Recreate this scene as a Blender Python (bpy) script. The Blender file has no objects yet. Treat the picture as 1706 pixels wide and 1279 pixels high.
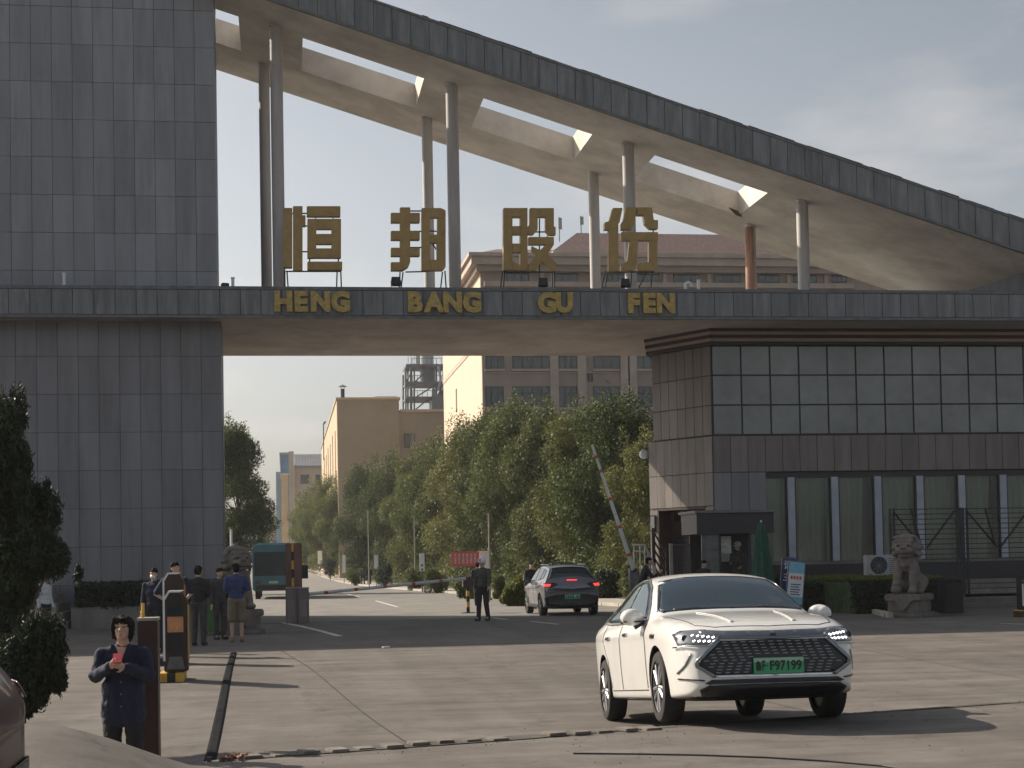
import bpy, bmesh, math, random
import numpy as np
from mathutils import Vector, Matrix, Euler, noise as mnoise
from mathutils.bvhtree import BVHTree

HAZE = .0003
random.seed(7); rng = np.random.default_rng(7)
scn = bpy.context.scene
COL = scn.collection
R = math.radians

# ------------------------------------------------------------------ camera
F_PX, YAW, PIT, ROLL, SY, EYE = 2600.0, R(8.3), R(2.0), R(1.1), 204.0, 1.65
fw = Vector((math.sin(YAW)*math.cos(PIT), math.cos(YAW)*math.cos(PIT), math.sin(PIT)))
r0 = Vector((math.cos(YAW), -math.sin(YAW), 0))
u0 = r0.cross(fw)
cr, sr = math.cos(ROLL), math.sin(ROLL)
rt = r0*cr - u0*sr
up = r0*sr + u0*cr
cam_d = bpy.data.cameras.new('camera')
cam = bpy.data.objects.new('camera', cam_d); COL.objects.link(cam)
m = Matrix.Identity(4)
for i in range(3):
    m[i][0], m[i][1], m[i][2] = rt[i], up[i], -fw[i]
m.translation = Vector((0, 0, EYE))
cam.matrix_world = m
cam_d.sensor_width = 36; cam_d.lens = 36*F_PX/1706
cam_d.shift_y = SY/1706
cam_d.clip_start = 0.1; cam_d.clip_end = 4000
scn.camera = cam

# ------------------------------------------------------------------ light
SUN_EL, SUN_AZ = R(33), R(-52)         # azimuth from +Y, towards -X (left, behind the gate)
world = bpy.data.worlds.new("World"); scn.world = world; world.use_nodes = True
nt = world.node_tree; nt.nodes.clear()
out = nt.nodes.new('ShaderNodeOutputWorld'); bg = nt.nodes.new('ShaderNodeBackground')
sky = nt.nodes.new('ShaderNodeTexSky'); sky.sky_type = 'NISHITA'; sky.sun_disc = False
sky.sun_elevation = SUN_EL; sky.sun_rotation = SUN_AZ
sky.air_density = 1.0; sky.dust_density = 4.5; sky.ozone_density = 2.0; sky.altitude = 30
hsv = nt.nodes.new('ShaderNodeHueSaturation'); hsv.inputs['Saturation'].default_value = 0.42
nt.links.new(sky.outputs[0], hsv.inputs['Color'])
# thin haze clouds as part of the sky
tc = nt.nodes.new('ShaderNodeTexCoord'); mp = nt.nodes.new('ShaderNodeMapping')
mp.inputs['Scale'].default_value = (1.6, 1.6, 5.0); mp.inputs['Location'].default_value = (3.1, .35, .2)
cn = nt.nodes.new('ShaderNodeTexNoise'); cn.inputs['Scale'].default_value = 2.6
cn.inputs['Detail'].default_value = 7; cn.inputs['Roughness'].default_value = .55
nt.links.new(tc.outputs['Generated'], mp.inputs[0]); nt.links.new(mp.outputs[0], cn.inputs['Vector'])
cramp = nt.nodes.new('ShaderNodeValToRGB')
cramp.color_ramp.elements[0].position = .52; cramp.color_ramp.elements[0].color = (0, 0, 0, 1)
cramp.color_ramp.elements[1].position = .80; cramp.color_ramp.elements[1].color = (.5, .5, .5, 1)
nt.links.new(cn.outputs[0], cramp.inputs[0])
tint = nt.nodes.new('ShaderNodeMixRGB'); tint.blend_type = 'MIX'
nt.links.new(cramp.outputs[0], tint.inputs[0]); nt.links.new(hsv.outputs[0], tint.inputs[1])
tint.inputs[2].default_value = (7.2, 6.5, 6.1, 1)
sx = nt.nodes.new('ShaderNodeSeparateXYZ'); nt.links.new(tc.outputs['Generated'], sx.inputs[0])
gr = nt.nodes.new('ShaderNodeValToRGB'); gr.color_ramp.elements[0].position = .02; gr.color_ramp.elements[0].color = (1, .985, .955, 1)
gr.color_ramp.elements[1].position = .40; gr.color_ramp.elements[1].color = (.57, .60, .615, 1)
nt.links.new(sx.outputs[2], gr.inputs[0])
gm = nt.nodes.new('ShaderNodeMixRGB'); gm.blend_type = 'MULTIPLY'; gm.inputs[0].default_value = 1
nt.links.new(tint.outputs[0], gm.inputs[1]); nt.links.new(gr.outputs[0], gm.inputs[2])
nt.links.new(gm.outputs[0], bg.inputs[0]); bg.inputs[1].default_value = 0.102
nt.links.new(bg.outputs[0], out.inputs[0])

sd = bpy.data.lights.new('sun', 'SUN'); sd.energy = 4.0; sd.angle = R(0.5); sd.color = (1.0, .88, .72)
sun = bpy.data.objects.new('sun', sd); COL.objects.link(sun)
sdir = Vector((math.sin(SUN_AZ)*math.cos(SUN_EL), math.cos(SUN_AZ)*math.cos(SUN_EL), math.sin(SUN_EL)))
sun.rotation_euler = sdir.to_track_quat('Z', 'Y').to_euler()
sun.location = (-30, 40, 40)
vs = scn.view_settings; vs.view_transform = 'Standard'; vs.look = 'None'; vs.exposure = 0.74; vs.gamma = 1
vs.use_curve_mapping = False
scn.cycles.max_bounces = 6; scn.cycles.diffuse_bounces = 3; scn.cycles.glossy_bounces = 3
scn.cycles.transparent_max_bounces = 6; scn.cycles.use_denoising = True

# ------------------------------------------------------------------ pixel <-> place (measuring the photograph)
def ray(px, py):
    return fw + rt*((px-853)/F_PX) + up*((640+SY-py)/F_PX)
def atY(px, py, Y):
    d = ray(px, py); t = Y/d.y
    return Vector((d.x*t, Y, EYE+d.z*t))

def sm(a, b, x):
    t = min(1, max(0, (x-a)/(b-a))); return t*t*(3-2*t)
def G(X, Y):
    """height of the ground"""
    z = -.10*sm(42, 50, Y) - .17*sm(60, 135, Y) + 1.2*sm(140, 260, Y) - .25*sm(280, 500, Y)
    s = Y - (13.19 + .29*X)
    if Y < 45:
        z += .08*(1-sm(0, .9, s))
        z += -.17*sm(.1, 2.0, s)*(1-sm(4, 13, s))
        w = 1-sm(-1.9, -.2, X)
        t = Y - 12.15 + .25*(X+1.2)
        z += w*.43*(1-sm(-.25, .7, t))*sm(-3.0, -.6, t) - w*.14*sm(.5, 1.2, t)*(1-sm(3, 7, t))
    return z
def atG(px, py):
    d = ray(px, py); z = 0
    for _ in range(20):
        t = (z-EYE)/d.z; z = .5*z+.5*G(d.x*t, d.y*t)
    return Vector((d.x*t, d.y*t, z))

# ------------------------------------------------------------------ materials
MATS = {}
def mat(name, col, rough=.7, var=.15, scale=3.0, bump=0.0, metal=0.0, bscale=None, coat=0.0, spec=.5,
        emit=None, estr=0, streak=False, obvar=0.0, stain=None, detail=5):
    if name in MATS: return MATS[name]
    mt = bpy.data.materials.new(name); mt.use_nodes = True; MATS[name] = mt
    n = mt.node_tree; L = n.links; b = n.nodes['Principled BSDF']
    b.inputs['Roughness'].default_value = rough; b.inputs['Metallic'].default_value = metal
    b.inputs['Coat Weight'].default_value = coat; b.inputs['Coat Roughness'].default_value = .05
    b.inputs['Specular IOR Level'].default_value = spec
    geo = n.nodes.new('ShaderNodeNewGeometry')
    vec = geo.outputs['Position']
    if streak:
        mpn = n.nodes.new('ShaderNodeMapping'); mpn.inputs['Scale'].default_value = (1, 1, .12)
        L.new(vec, mpn.inputs[0]); svec = mpn.outputs[0]
    else: svec = vec
    nz = n.nodes.new('ShaderNodeTexNoise'); nz.inputs['Scale'].default_value = scale
    nz.inputs['Detail'].default_value = detail; nz.inputs['Roughness'].default_value = .6
    L.new(svec, nz.inputs['Vector'])
    c0 = tuple(max(0, c*(1-var*1.6)) for c in col)+(1,); c1 = tuple(min(1, c*(1+var*1.2)) for c in col)+(1,)
    rp = n.nodes.new('ShaderNodeValToRGB')
    rp.color_ramp.elements[0].position = .3; rp.color_ramp.elements[0].color = c0
    rp.color_ramp.elements[1].position = .7; rp.color_ramp.elements[1].color = c1
    L.new(nz.outputs[0], rp.inputs[0]); cout = rp.outputs[0]
    if stain:
        scol, samt, ssc = stain
        n2 = n.nodes.new('ShaderNodeTexNoise'); n2.inputs['Scale'].default_value = ssc; n2.inputs['Detail'].default_value = 8
        n2.inputs['Roughness'].default_value = .7
        L.new(svec, n2.inputs['Vector'])
        r2 = n.nodes.new('ShaderNodeValToRGB'); r2.color_ramp.elements[0].position = .48; r2.color_ramp.elements[1].position = .68
        r2.color_ramp.elements[1].color = (samt, samt, samt, 1)
        L.new(n2.outputs[0], r2.inputs[0])
        mx = n.nodes.new('ShaderNodeMixRGB'); L.new(r2.outputs[0], mx.inputs[0]); L.new(cout, mx.inputs[1])
        mx.inputs[2].default_value = tuple(scol)+(1,); cout = mx.outputs[0]
    if obvar:
        oi = n.nodes.new('ShaderNodeObjectInfo'); hv = n.nodes.new('ShaderNodeHueSaturation')
        mr = n.nodes.new('ShaderNodeMapRange'); mr.inputs[3].default_value = 1-obvar; mr.inputs[4].default_value = 1+obvar
        L.new(oi.outputs['Random'], mr.inputs[0]); L.new(mr.outputs[0], hv.inputs['Value']); L.new(cout, hv.inputs['Color'])
        cout = hv.outputs[0]
    L.new(cout, b.inputs['Base Color'])
    if bump:
        nb = n.nodes.new('ShaderNodeTexNoise'); nb.inputs['Scale'].default_value = bscale or scale*6; nb.inputs['Detail'].default_value = 6
        L.new(vec, nb.inputs['Vector'])
        bp = n.nodes.new('ShaderNodeBump'); bp.inputs['Strength'].default_value = bump; bp.inputs['Distance'].default_value = .02
        L.new(nb.outputs[0], bp.inputs['Height']); L.new(bp.outputs[0], b.inputs['Normal'])
    if emit:
        b.inputs['Emission Color'].default_value = tuple(emit)+(1,); b.inputs['Emission Strength'].default_value = estr
    return mt

M = dict(
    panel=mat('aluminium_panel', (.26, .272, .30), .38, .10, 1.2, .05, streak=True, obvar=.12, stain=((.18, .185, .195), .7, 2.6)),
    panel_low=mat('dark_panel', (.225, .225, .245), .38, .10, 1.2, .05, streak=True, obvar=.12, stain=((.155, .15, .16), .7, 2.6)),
    joint=mat('panel_joint', (.05, .05, .055), .8, .1),
    fascia=mat('weathered_fascia', (.17, .18, .19), .5, .22, 3.5, .08, streak=True, obvar=.10, stain=((.33, .33, .33), .55, 5.0)),
    lip=mat('fascia_lip', (.15, .155, .16), .55, .2, 4),
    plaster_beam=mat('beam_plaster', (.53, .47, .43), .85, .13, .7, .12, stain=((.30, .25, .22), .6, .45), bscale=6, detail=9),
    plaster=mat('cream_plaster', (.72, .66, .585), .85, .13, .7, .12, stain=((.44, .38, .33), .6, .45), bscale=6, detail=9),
    column=mat('painted_column', (.50, .48, .47), .7, .10, 2, .05, streak=True, stain=((.32, .24, .2), .5, 3)),
    rustcol=mat('rusty_column', (.42, .24, .17), .8, .35, 6, .1, streak=True),
    gold=mat('gold_letter_metal', (.42, .28, .105), .5, .12, 6, .03, metal=.3, obvar=.04, stain=((.28, .17, .08), .4, 3)),
    gold2=mat('yellow_letter_face', (.50, .36, .11), .5, .2, 9, .03, metal=.2, stain=((.28, .16, .07), .5, 6)),
    darkmetal=mat('dark_metal', (.035, .037, .042), .5, .2, 5, .02, metal=.4),
    steel=mat('grey_steel', (.16, .16, .165), .5, .2, 5, .02, metal=.6),
    brightsteel=mat('stainless_steel', (.6, .6, .6), .3, .08, 8, metal=.9),
    stonewall=mat('brown_stone_panel', (.205, .18, .168), .45, .14, 2, .05, streak=True, obvar=.12, stain=((.11, .095, .09), .5, 3)),
    glassgrid=mat('tinted_curtain_glass', (.185, .20, .205), .16, .22, .45, .12, bscale=.9, spec=.9, obvar=.14),
    glass=mat('dark_window_glass', (.035, .045, .05), .08, .2, .5, spec=.8, obvar=.3),
    curtain=mat('drawn_curtain', (.62, .62, .54), .85, .10, 2, streak=True),
    pier=mat('pale_blue_pier', (.42, .45, .52), .6, .1, 2),
    mullion=mat('dark_mullion', (.03, .032, .035), .5, .1),
    brown=mat('dark_brown_timber', (.045, .024, .020), .6, .2, 6, .05),
    porch=mat('porch_dark_board', (.028, .026, .032), .5, .15, 4),
    concrete=mat('pale_concrete', (.36, .33, .29), .9, .15, 2.5, .2, stain=((.22, .2, .18), .6, 2)),
    kerb=mat('kerb_stone', (.42, .38, .32), .9, .15, 4, .2, stain=((.25, .23, .2), .6, 3)),
    grating=mat('grating_slab', (.17, .15, .13), .9, .25, 6, .3, obvar=.2),
    black=mat('black_plastic', (.015, .015, .017), .45, .1),
    yellow=mat('hazard_yellow', (.62, .37, .06), .6, .15, 9),
    lineW=mat('road_paint', (.58, .57, .53), .8, .2, 6, .1, stain=((.3, .28, .25), .7, 5)),
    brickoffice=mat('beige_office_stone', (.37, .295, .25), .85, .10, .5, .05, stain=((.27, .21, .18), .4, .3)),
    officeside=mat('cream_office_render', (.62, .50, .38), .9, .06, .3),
    officelight=mat('pale_office_trim', (.46, .38, .32), .85, .1, .8),
    redtile=mat('red_roof_tile', (.20, .125, .115), .8, .2, 4, .2),
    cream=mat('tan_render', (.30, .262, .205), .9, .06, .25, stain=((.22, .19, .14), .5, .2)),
    creamlit=mat('cream_and_sunlit_tan', (.50, .40, .27), .9, .08, .3),
    bluewall=mat('blue_sheet_wall', (.10, .22, .36), .6, .2, .4),
    corr=mat('corrugated_roof_sheet', (.32, .33, .35), .6, .12, .5),
    silo=mat('silo_paint', (.36, .41, .40), .6, .12, .6, streak=True),
    rustred=mat('dull_red_wall', (.33, .24, .2), .9, .1, .4),
    bark=mat('tree_bark', (.085, .068, .05), .95, .3, 14, .5),
    soil=mat('bare_soil', (.19, .15, .10), .95, .25, 5, .4),
    hedge=mat('hedge_leaves', (.045, .075, .028), .8, .4, 6, .3),
    lawn=mat('lawn_grass', (.075, .15, .035), .9, .3, 8, .3),
    skin=mat('skin', (.52, .33, .24), .55, .06, 12),
    hair=mat('black_hair', (.016, .012, .011), .85, .3, 40, .6, bscale=70, spec=.2),
    navy=mat('navy_cloth', (.019, .023, .048), .9, .2, 7, .9, bscale=11),
    darkcloth=mat('black_cloth', (.022, .021, .024), .9, .2, 7, .9, bscale=11),
    greycloth=mat('charcoal_cloth', (.06, .058, .062), .9, .2, 7, .9, bscale=11),
    bluecloth=mat('blue_cloth', (.04, .065, .17), .9, .2, 7, .9, bscale=11),
    whitecloth=mat('white_cloth', (.62, .63, .64), .9, .08, 7, .9, bscale=11),
    khaki=mat('khaki_cloth', (.20, .165, .12), .9, .15, 7, .9, bscale=11),
    camo=mat('mottled_uniform', (.085, .085, .07), .9, .5, 22, .2),
    white=mat('white_plastic', (.75, .76, .78), .4, .04, 5),
    phone=mat('red_phone_case', (.35, .03, .04), .35, .05),
    stone=mat('carved_grey_stone', (.19, .165, .145), .9, .2, 7, .5, bscale=30, stain=((.13, .11, .10), .75, 2.5)),
    umbrella=mat('green_canvas', (.012, .085, .055), .8, .2, 5, .1),
    red=mat('signal_red', (.55, .07, .04), .45, .1, 6),
    darkred=mat('dark_red_housing', (.042, .017, .015), .45, .2, 6),
    orange=mat('orange_panel', (.55, .25, .13), .5, .15, 8),
    banner=mat('red_banner', (.62, .12, .13), .7, .1, 4),
    signblue=mat('deep_blue_sign', (.03, .06, .20), .5, .08, 4),
    signsky=mat('sky_blue_sign', (.20, .50, .66), .5, .08, 4),
    teal=mat('teal_bus_paint', (.045, .15, .21), .35, .1, 2, coat=.4),
    teallight=mat('pale_teal_roof', (.17, .36, .42), .4, .1, 2),
    carwhite=mat('white_car_paint', (.76, .745, .72), .3, .03, 3, coat=1.0, stain=((.58, .54, .48), .35, 1.6)),
    cargrey=mat('grey_car_paint', (.20, .20, .225), .3, .04, 2, metal=.5, coat=1.0),
    carred=mat('dark_red_car_paint', (.045, .010, .016), .45, .04, 2, coat=.25),
    carglass=mat('car_glass', (.03, .045, .05), .07, .05, 1, spec=.9),
    tyre=mat('tyre_rubber', (.022, .021, .02), .85, .2, 20, .1),
    rim=mat('alloy_rim', (.34, .34, .35), .5, .06, 5, metal=.9),
    chrome=mat('chrome_trim', (.55, .56, .58), .18, .03, 5, metal=1.0),
    satin=mat('satin_grey_trim', (.23, .25, .27), .3, .05, 5, metal=.8),
    grille=mat('grille_black', (.012, .012, .014), .3, .1),
    lamp_lens=mat('headlamp_lens', (.10, .105, .115), .08, .1, 5, spec=.9, coat=1),
    drl=mat('lit_daytime_lamp', (.9, .9, .9), .3, 0, 1, emit=(1, .98, .95), estr=2.2),
    taillit=mat('lit_tail_lamp', (.6, .03, .03), .3, 0, 1, emit=(1, .06, .05), estr=1.0),
    taildark=mat('tail_lamp_lens', (.10, .012, .015), .15, .1, 5, coat=1),
    plategreen=mat('green_number_plate', (.05, .36, .16), .5, .03, 3),
    platepale=mat('pale_number_plate', (.35, .55, .42), .5, .03, 3),
    thatch=mat('brown_thatch', (.12, .09, .06), .95, .4, 18, .5),
    green=mat('green_bin_plastic', (.05, .15, .03), .6, .1),
    armwhite=mat('faded_white_arm', (.62, .62, .62), .5, .06, 4),
    far=mat('far_field', (.16, .16, .10), .95, .2, .05),
)

def leafmat(name, c, tr=.35):
    mt = bpy.data.materials.new(name); mt.use_nodes = True
    n = mt.node_tree; L = n.links; b = n.nodes['Principled BSDF']; o = n.nodes['Material Output']
    geo = n.nodes.new('ShaderNodeNewGeometry'); nz = n.nodes.new('ShaderNodeTexNoise'); nz.inputs['Scale'].default_value = .9
    nz.inputs['Detail'].default_value = 4
    L.new(geo.outputs['Position'], nz.inputs['Vector'])
    add = n.nodes.new('ShaderNodeMath'); add.operation = 'ADD'
    ml = n.nodes.new('ShaderNodeMath'); ml.operation = 'MULTIPLY'; ml.inputs[1].default_value = .45
    L.new(geo.outputs['Random Per Island'], ml.inputs[0]); L.new(ml.outputs[0], add.inputs[0]); L.new(nz.outputs[0], add.inputs[1])
    rp = n.nodes.new('ShaderNodeValToRGB'); e = rp.color_ramp.elements
    e[0].position = .4; e[0].color = (c[0]*.55, c[1]*.6, c[2]*.6, 1); e[1].position = .95; e[1].color = (c[0]*1.6, c[1]*1.4, c[2]*1.2, 1)
    L.new(add.outputs[0], rp.inputs[0])
    oi = n.nodes.new('ShaderNodeObjectInfo'); hv = n.nodes.new('ShaderNodeHueSaturation'); mr = n.nodes.new('ShaderNodeMapRange')
    mr.inputs[3].default_value = .78; mr.inputs[4].default_value = 1.4; m2 = n.nodes.new('ShaderNodeMapRange'); m2.inputs[3].default_value = .51; m2.inputs[4].default_value = .475
    L.new(oi.outputs['Random'], mr.inputs[0]); L.new(oi.outputs['Random'], m2.inputs[0]); L.new(mr.outputs[0], hv.inputs['Value']); L.new(m2.outputs[0], hv.inputs['Hue'])
    L.new(rp.outputs[0], hv.inputs['Color']); rp = hv; L.new(rp.outputs[0], b.inputs['Base Color'])
    b.inputs['Roughness'].default_value = .55; b.inputs['Specular IOR Level'].default_value = .3
    t = n.nodes.new('ShaderNodeBsdfTranslucent'); L.new(rp.outputs[0], t.inputs[0])
    mx = n.nodes.new('ShaderNodeMixShader'); mx.inputs[0].default_value = tr
    L.new(b.outputs[0], mx.inputs[1]); L.new(t.outputs[0], mx.inputs[2]); L.new(mx.outputs[0], o.inputs[0])
    return mt
M['leafA'] = leafmat('olive_green_leaves', (.095, .118, .040), .32)
M['leafB'] = leafmat('deep_green_leaves', (.070, .10, .032), .35)
M['leafC'] = leafmat('dark_conifer_needles', (.022, .034, .020), .12)
M['leafD'] = leafmat('bright_shrub_leaves', (.14, .17, .035), .4)

# ------------------------------------------------------------------ object helpers
TMP = bpy.data.scenes.new('workbench')
def evaluated_mesh(o):
    TMP.collection.objects.link(o)
    vl = TMP.view_layers[0]; vl.update(); dg = vl.depsgraph; dg.update()
    me = bpy.data.meshes.new_from_object(o.evaluated_get(dg)); TMP.collection.objects.unlink(o); return me
def link(o, parent=None):
    COL.objects.link(o)
    if parent is not None: o.parent = parent
    return o
def tag(o, label=None, cat=None, group=None, kind=None):
    if label: o['label'] = label
    if cat: o['category'] = cat
    if group: o['group'] = group
    if kind: o['kind'] = kind
    return o
def thing(name, loc, label, cat, group=None, rz=0):
    o = bpy.data.objects.new(name, None); o.empty_display_size = .2
    o.location = loc; o.rotation_euler = (0, 0, rz); link(o)
    return tag(o, label, cat, group)
class MB:
    """collects simple solids, links them as one mesh"""
    def __init__(s): s.v = []; s.f = []; s.mi = []; s.cur = 0
    def add(s, vs, fs):
        k = len(s.v); s.v += [tuple(v) for v in vs]; s.f += [tuple(i+k for i in f) for f in fs]; s.mi += [s.cur]*len(fs)
        return s
    def box(s, x0, y0, z0, x1, y1, z1):
        return s.add([(x0,y0,z0),(x1,y0,z0),(x1,y1,z0),(x0,y1,z0),(x0,y0,z1),(x1,y0,z1),(x1,y1,z1),(x0,y1,z1)],
              [(0,3,2,1),(4,5,6,7),(0,1,5,4),(1,2,6,5),(2,3,7,6),(3,0,4,7)])
    def cbox(s, c, d, rz=0, tilt=0, axis='X'):
        mt = Matrix.Rotation(rz, 3, 'Z') @ Matrix.Rotation(tilt, 3, axis)
        c = Vector(c); h = [q/2 for q in d]; vs = []
        for z in (-1, 1):
            for x, y in ((-1,-1),(1,-1),(1,1),(-1,1)):
                vs.append(c + mt @ Vector((x*h[0], y*h[1], z*h[2])))
        return s.add(vs, [(0,3,2,1),(4,5,6,7),(0,1,5,4),(1,2,6,5),(2,3,7,6),(3,0,4,7)])
    def tube(s, p0, p1, r0_, r1_=None, n=12, cap=True):
        p0, p1 = Vector(p0), Vector(p1); r1_ = r0_ if r1_ is None else r1_
        d = (p1-p0).normalized(); a = d.orthogonal().normalized(); b = d.cross(a)
        vs = []
        for p, r_ in ((p0, r0_), (p1, r1_)):
            for i in range(n):
                t = 2*math.pi*i/n; vs.append(p + a*(r_*math.cos(t)) + b*(r_*math.sin(t)))
        fs = [(i, (i+1) % n, n+(i+1) % n, n+i) for i in range(n)]
        if cap: fs += [tuple(range(n-1, -1, -1)), tuple(range(n, 2*n))]
        return s.add(vs, fs)
    def prism(s, poly, h0, h1, axis='Z'):
        """poly in the two other axes, extruded along axis"""
        n = len(poly)
        def P(p, h): return (p[0], p[1], h) if axis == 'Z' else ((p[0], h, p[1]) if axis == 'Y' else (h, p[0], p[1]))
        vs = [P(p, h0) for p in poly] + [P(p, h1) for p in poly]
        return s.add(vs, [tuple(range(n-1, -1, -1)), tuple(range(n, 2*n))] + [(i, (i+1) % n, n+(i+1) % n, n+i) for i in range(n)])
    def lathe(s, prof, c=(0,0,0), n=20):
        k = len(prof); vs = []; fs = []
        for r_, z in prof:
            for i in range(n):
                t = 2*math.pi*i/n; vs.append((c[0]+r_*math.cos(t), c[1]+r_*math.sin(t), c[2]+z))
        for j in range(k-1):
            for i in range(n):
                fs.append((j*n+i, j*n+(i+1) % n, (j+1)*n+(i+1) % n, (j+1)*n+i))
        fs.append(tuple(range(n-1, -1, -1))); fs.append(tuple((k-1)*n+i for i in range(n)))
        return s.add(vs, fs)
    def mesh(s, name, mats, smooth=False, bevel=0, recalc=True):
        me = bpy.data.meshes.new(name); me.from_pydata(s.v, [], s.f)
        if not isinstance(mats, (list, tuple)): mats = [mats]
        for q in mats: me.materials.append(q)
        me.polygons.foreach_set('material_index', s.mi)
        if recalc or bevel:
            bm = bmesh.new(); bm.from_mesh(me)
            bmesh.ops.recalc_face_normals(bm, faces=bm.faces)
            if bevel:
                bmesh.ops.bevel(bm, geom=[e for e in bm.edges if len(e.link_faces) == 2 and e.calc_face_angle(0) > .5], offset=bevel, segments=2, affect='EDGES', clamp_overlap=True)
            bm.to_mesh(me); bm.free()
        if smooth:
            me.polygons.foreach_set('use_smooth', [True]*len(me.polygons))
            try: me.set_sharp_from_angle(angle=R(38))
            except Exception: pass
        return me
    def build(s, name, mats, parent=None, smooth=False, bevel=0, loc=None, rz=None):
        o = bpy.data.objects.new(name, s.mesh(name, mats, smooth, bevel)); link(o, parent)
        if loc is not None: o.location = loc
        if rz is not None: o.rotation_euler = (0, 0, rz)
        return o
def inst(name, me, loc, parent=None, rz=0, scale=None):
    o = bpy.data.objects.new(name, me); o.location = loc; o.rotation_euler = (0, 0, rz)
    if scale is not None: o.scale = scale
    return link(o, parent)
def copy_tree(o, parent=None):
    c = o.copy(); COL.objects.link(c); c.parent = parent
    for ch in list(o.children): copy_tree(ch, c)
    return c
def text_mesh(txt, size, depth, mt, name='lettering', bold=0.0, xs=1.0):
    cu = bpy.data.curves.new(name, 'FONT'); cu.body = txt; cu.size = size; cu.extrude = depth/2; cu.offset = bold
    cu.align_x = 'CENTER'; cu.align_y = 'CENTER'; cu.resolution_u = 3
    o = bpy.data.objects.new(name, cu)
    me = evaluated_mesh(o)
    bpy.data.objects.remove(o); bpy.data.curves.remove(cu)
    # stand it up: x right, z up, facing -Y
    for v in me.vertices: v.co = Vector((v.co.x*xs, -v.co.z, v.co.y))
    me.materials.clear(); me.materials.append(mt); me.name = name
    return me
def _sphere(nu, nv):
    v = [(0, 0, -1)]; f = []
    for j in range(1, nv):
        ph = math.pi*j/nv - math.pi/2
        for i in range(nu): v.append((math.cos(ph)*math.cos(2*math.pi*i/nu), math.cos(ph)*math.sin(2*math.pi*i/nu), math.sin(ph)))
    v.append((0, 0, 1)); top = len(v)-1
    for i in range(nu):
        k = (i+1) % nu; f.append((0, 1+k, 1+i)); f.append((top, 1+(nv-2)*nu+i, 1+(nv-2)*nu+k))
        for j in range(nv-2): a = 1+j*nu; f += [(a+i, a+k, a+nu+k), (a+i, a+nu+k, a+nu+i)]
    return np.array(v), np.array(f)
_SV, _SF = _sphere(16, 10)
_CN = 12
_CF = [(i, (i+1) % _CN, _CN+(i+1) % _CN) for i in range(_CN)]+[(i, _CN+(i+1) % _CN, _CN+i) for i in range(_CN)]+[(0, i+1, i) for i in range(1, _CN-1)]+[(_CN, _CN+i, _CN+i+1) for i in range(1, _CN-1)]
_CF = np.array(_CF); _CA = np.arange(_CN)*2*math.pi/_CN
def blob(prims, name, mt, voxel=.01, smooth=3, parent=None):
    """union of ellipsoids and tapered capsules as one continuous surface"""
    VV, FF, k = [], [], 0
    def push(v, f):
        nonlocal k
        VV.append(v); FF.append(f+k); k += len(v)
    for p in prims:
        if p[0] == 's':
            _, c, rad, *rot = p
            v = _SV*np.array(rad)
            if rot: v = v @ np.array(Euler(rot[0]).to_matrix()).T
            push(v+np.array(tuple(c)), _SF)
        else:
            _, a, b_, ra, rb = p; a, b_ = Vector(a), Vector(b_)
            push(_SV*ra+np.array(a), _SF); push(_SV*rb+np.array(b_), _SF)
            d = b_-a
            if d.length > 1e-4:
                q = d.to_track_quat('Z', 'Y').to_matrix(); e1 = np.array(q.col[0]); e2 = np.array(q.col[1])
                ring = np.cos(_CA)[:, None]*e1+np.sin(_CA)[:, None]*e2
                push(np.vstack([ring*ra+np.array(a), ring*rb+np.array(b_)]), _CF)
    V_ = np.vstack(VV); F_ = np.vstack(FF)
    me = bpy.data.meshes.new(name); me.vertices.add(len(V_)); me.vertices.foreach_set('co', V_.ravel())
    me.loops.add(3*len(F_)); me.loops.foreach_set('vertex_index', F_.ravel()); me.polygons.add(len(F_))
    me.polygons.foreach_set('loop_start', np.arange(0, 3*len(F_), 3)); me.polygons.foreach_set('loop_total', np.full(len(F_), 3)); me.update()
    o = bpy.data.objects.new(name, me)
    rm = o.modifiers.new('r', 'REMESH'); rm.mode = 'VOXEL'; rm.voxel_size = voxel; rm.use_smooth_shade = True
    if smooth:
        s_ = o.modifiers.new('s', 'SMOOTH'); s_.factor = .5; s_.iterations = smooth
    me2 = evaluated_mesh(o); o.modifiers.clear(); o.data = me2; COL.objects.link(o)
    me2.name = name
    me2.materials.clear(); me2.materials.append(mt)
    me2.polygons.foreach_set('use_smooth', [True]*len(me2.polygons))
    if voxel < .0085 and name in ('jacket', 'trousers', 'hair'):
        am, fq = ((.016, 26) if name == 'hair' else (.013, 10)); off = Vector((rng.random()*50, 0, 0))
        for v in me2.vertices:
            q = v.co*fq+off
            if name == 'hair': q.z *= .25
            else: q.z *= 1.5
            v.co += v.normal*(am*(mnoise.noise(q)+.4*mnoise.noise(q*2.3)))
    if parent is not None: o.parent = parent
    return o

# ================================================================== GROUND
def grid_mesh(xs, ys, zf, name, mt, kind='structure'):
    vs = [(x, y, zf(x, y)) for y in ys for x in xs]; nx = len(xs)
    fs = [(j*nx+i, j*nx+i+1, (j+1)*nx+i+1, (j+1)*nx+i) for j in range(len(ys)-1) for i in range(nx-1)]
    me = bpy.data.meshes.new(name); me.from_pydata(vs, [], fs); me.materials.append(mt)
    me.polygons.foreach_set('use_smooth', [True]*len(fs))
    o = bpy.data.objects.new(name, me); link(o); return tag(o, kind=kind)

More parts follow.
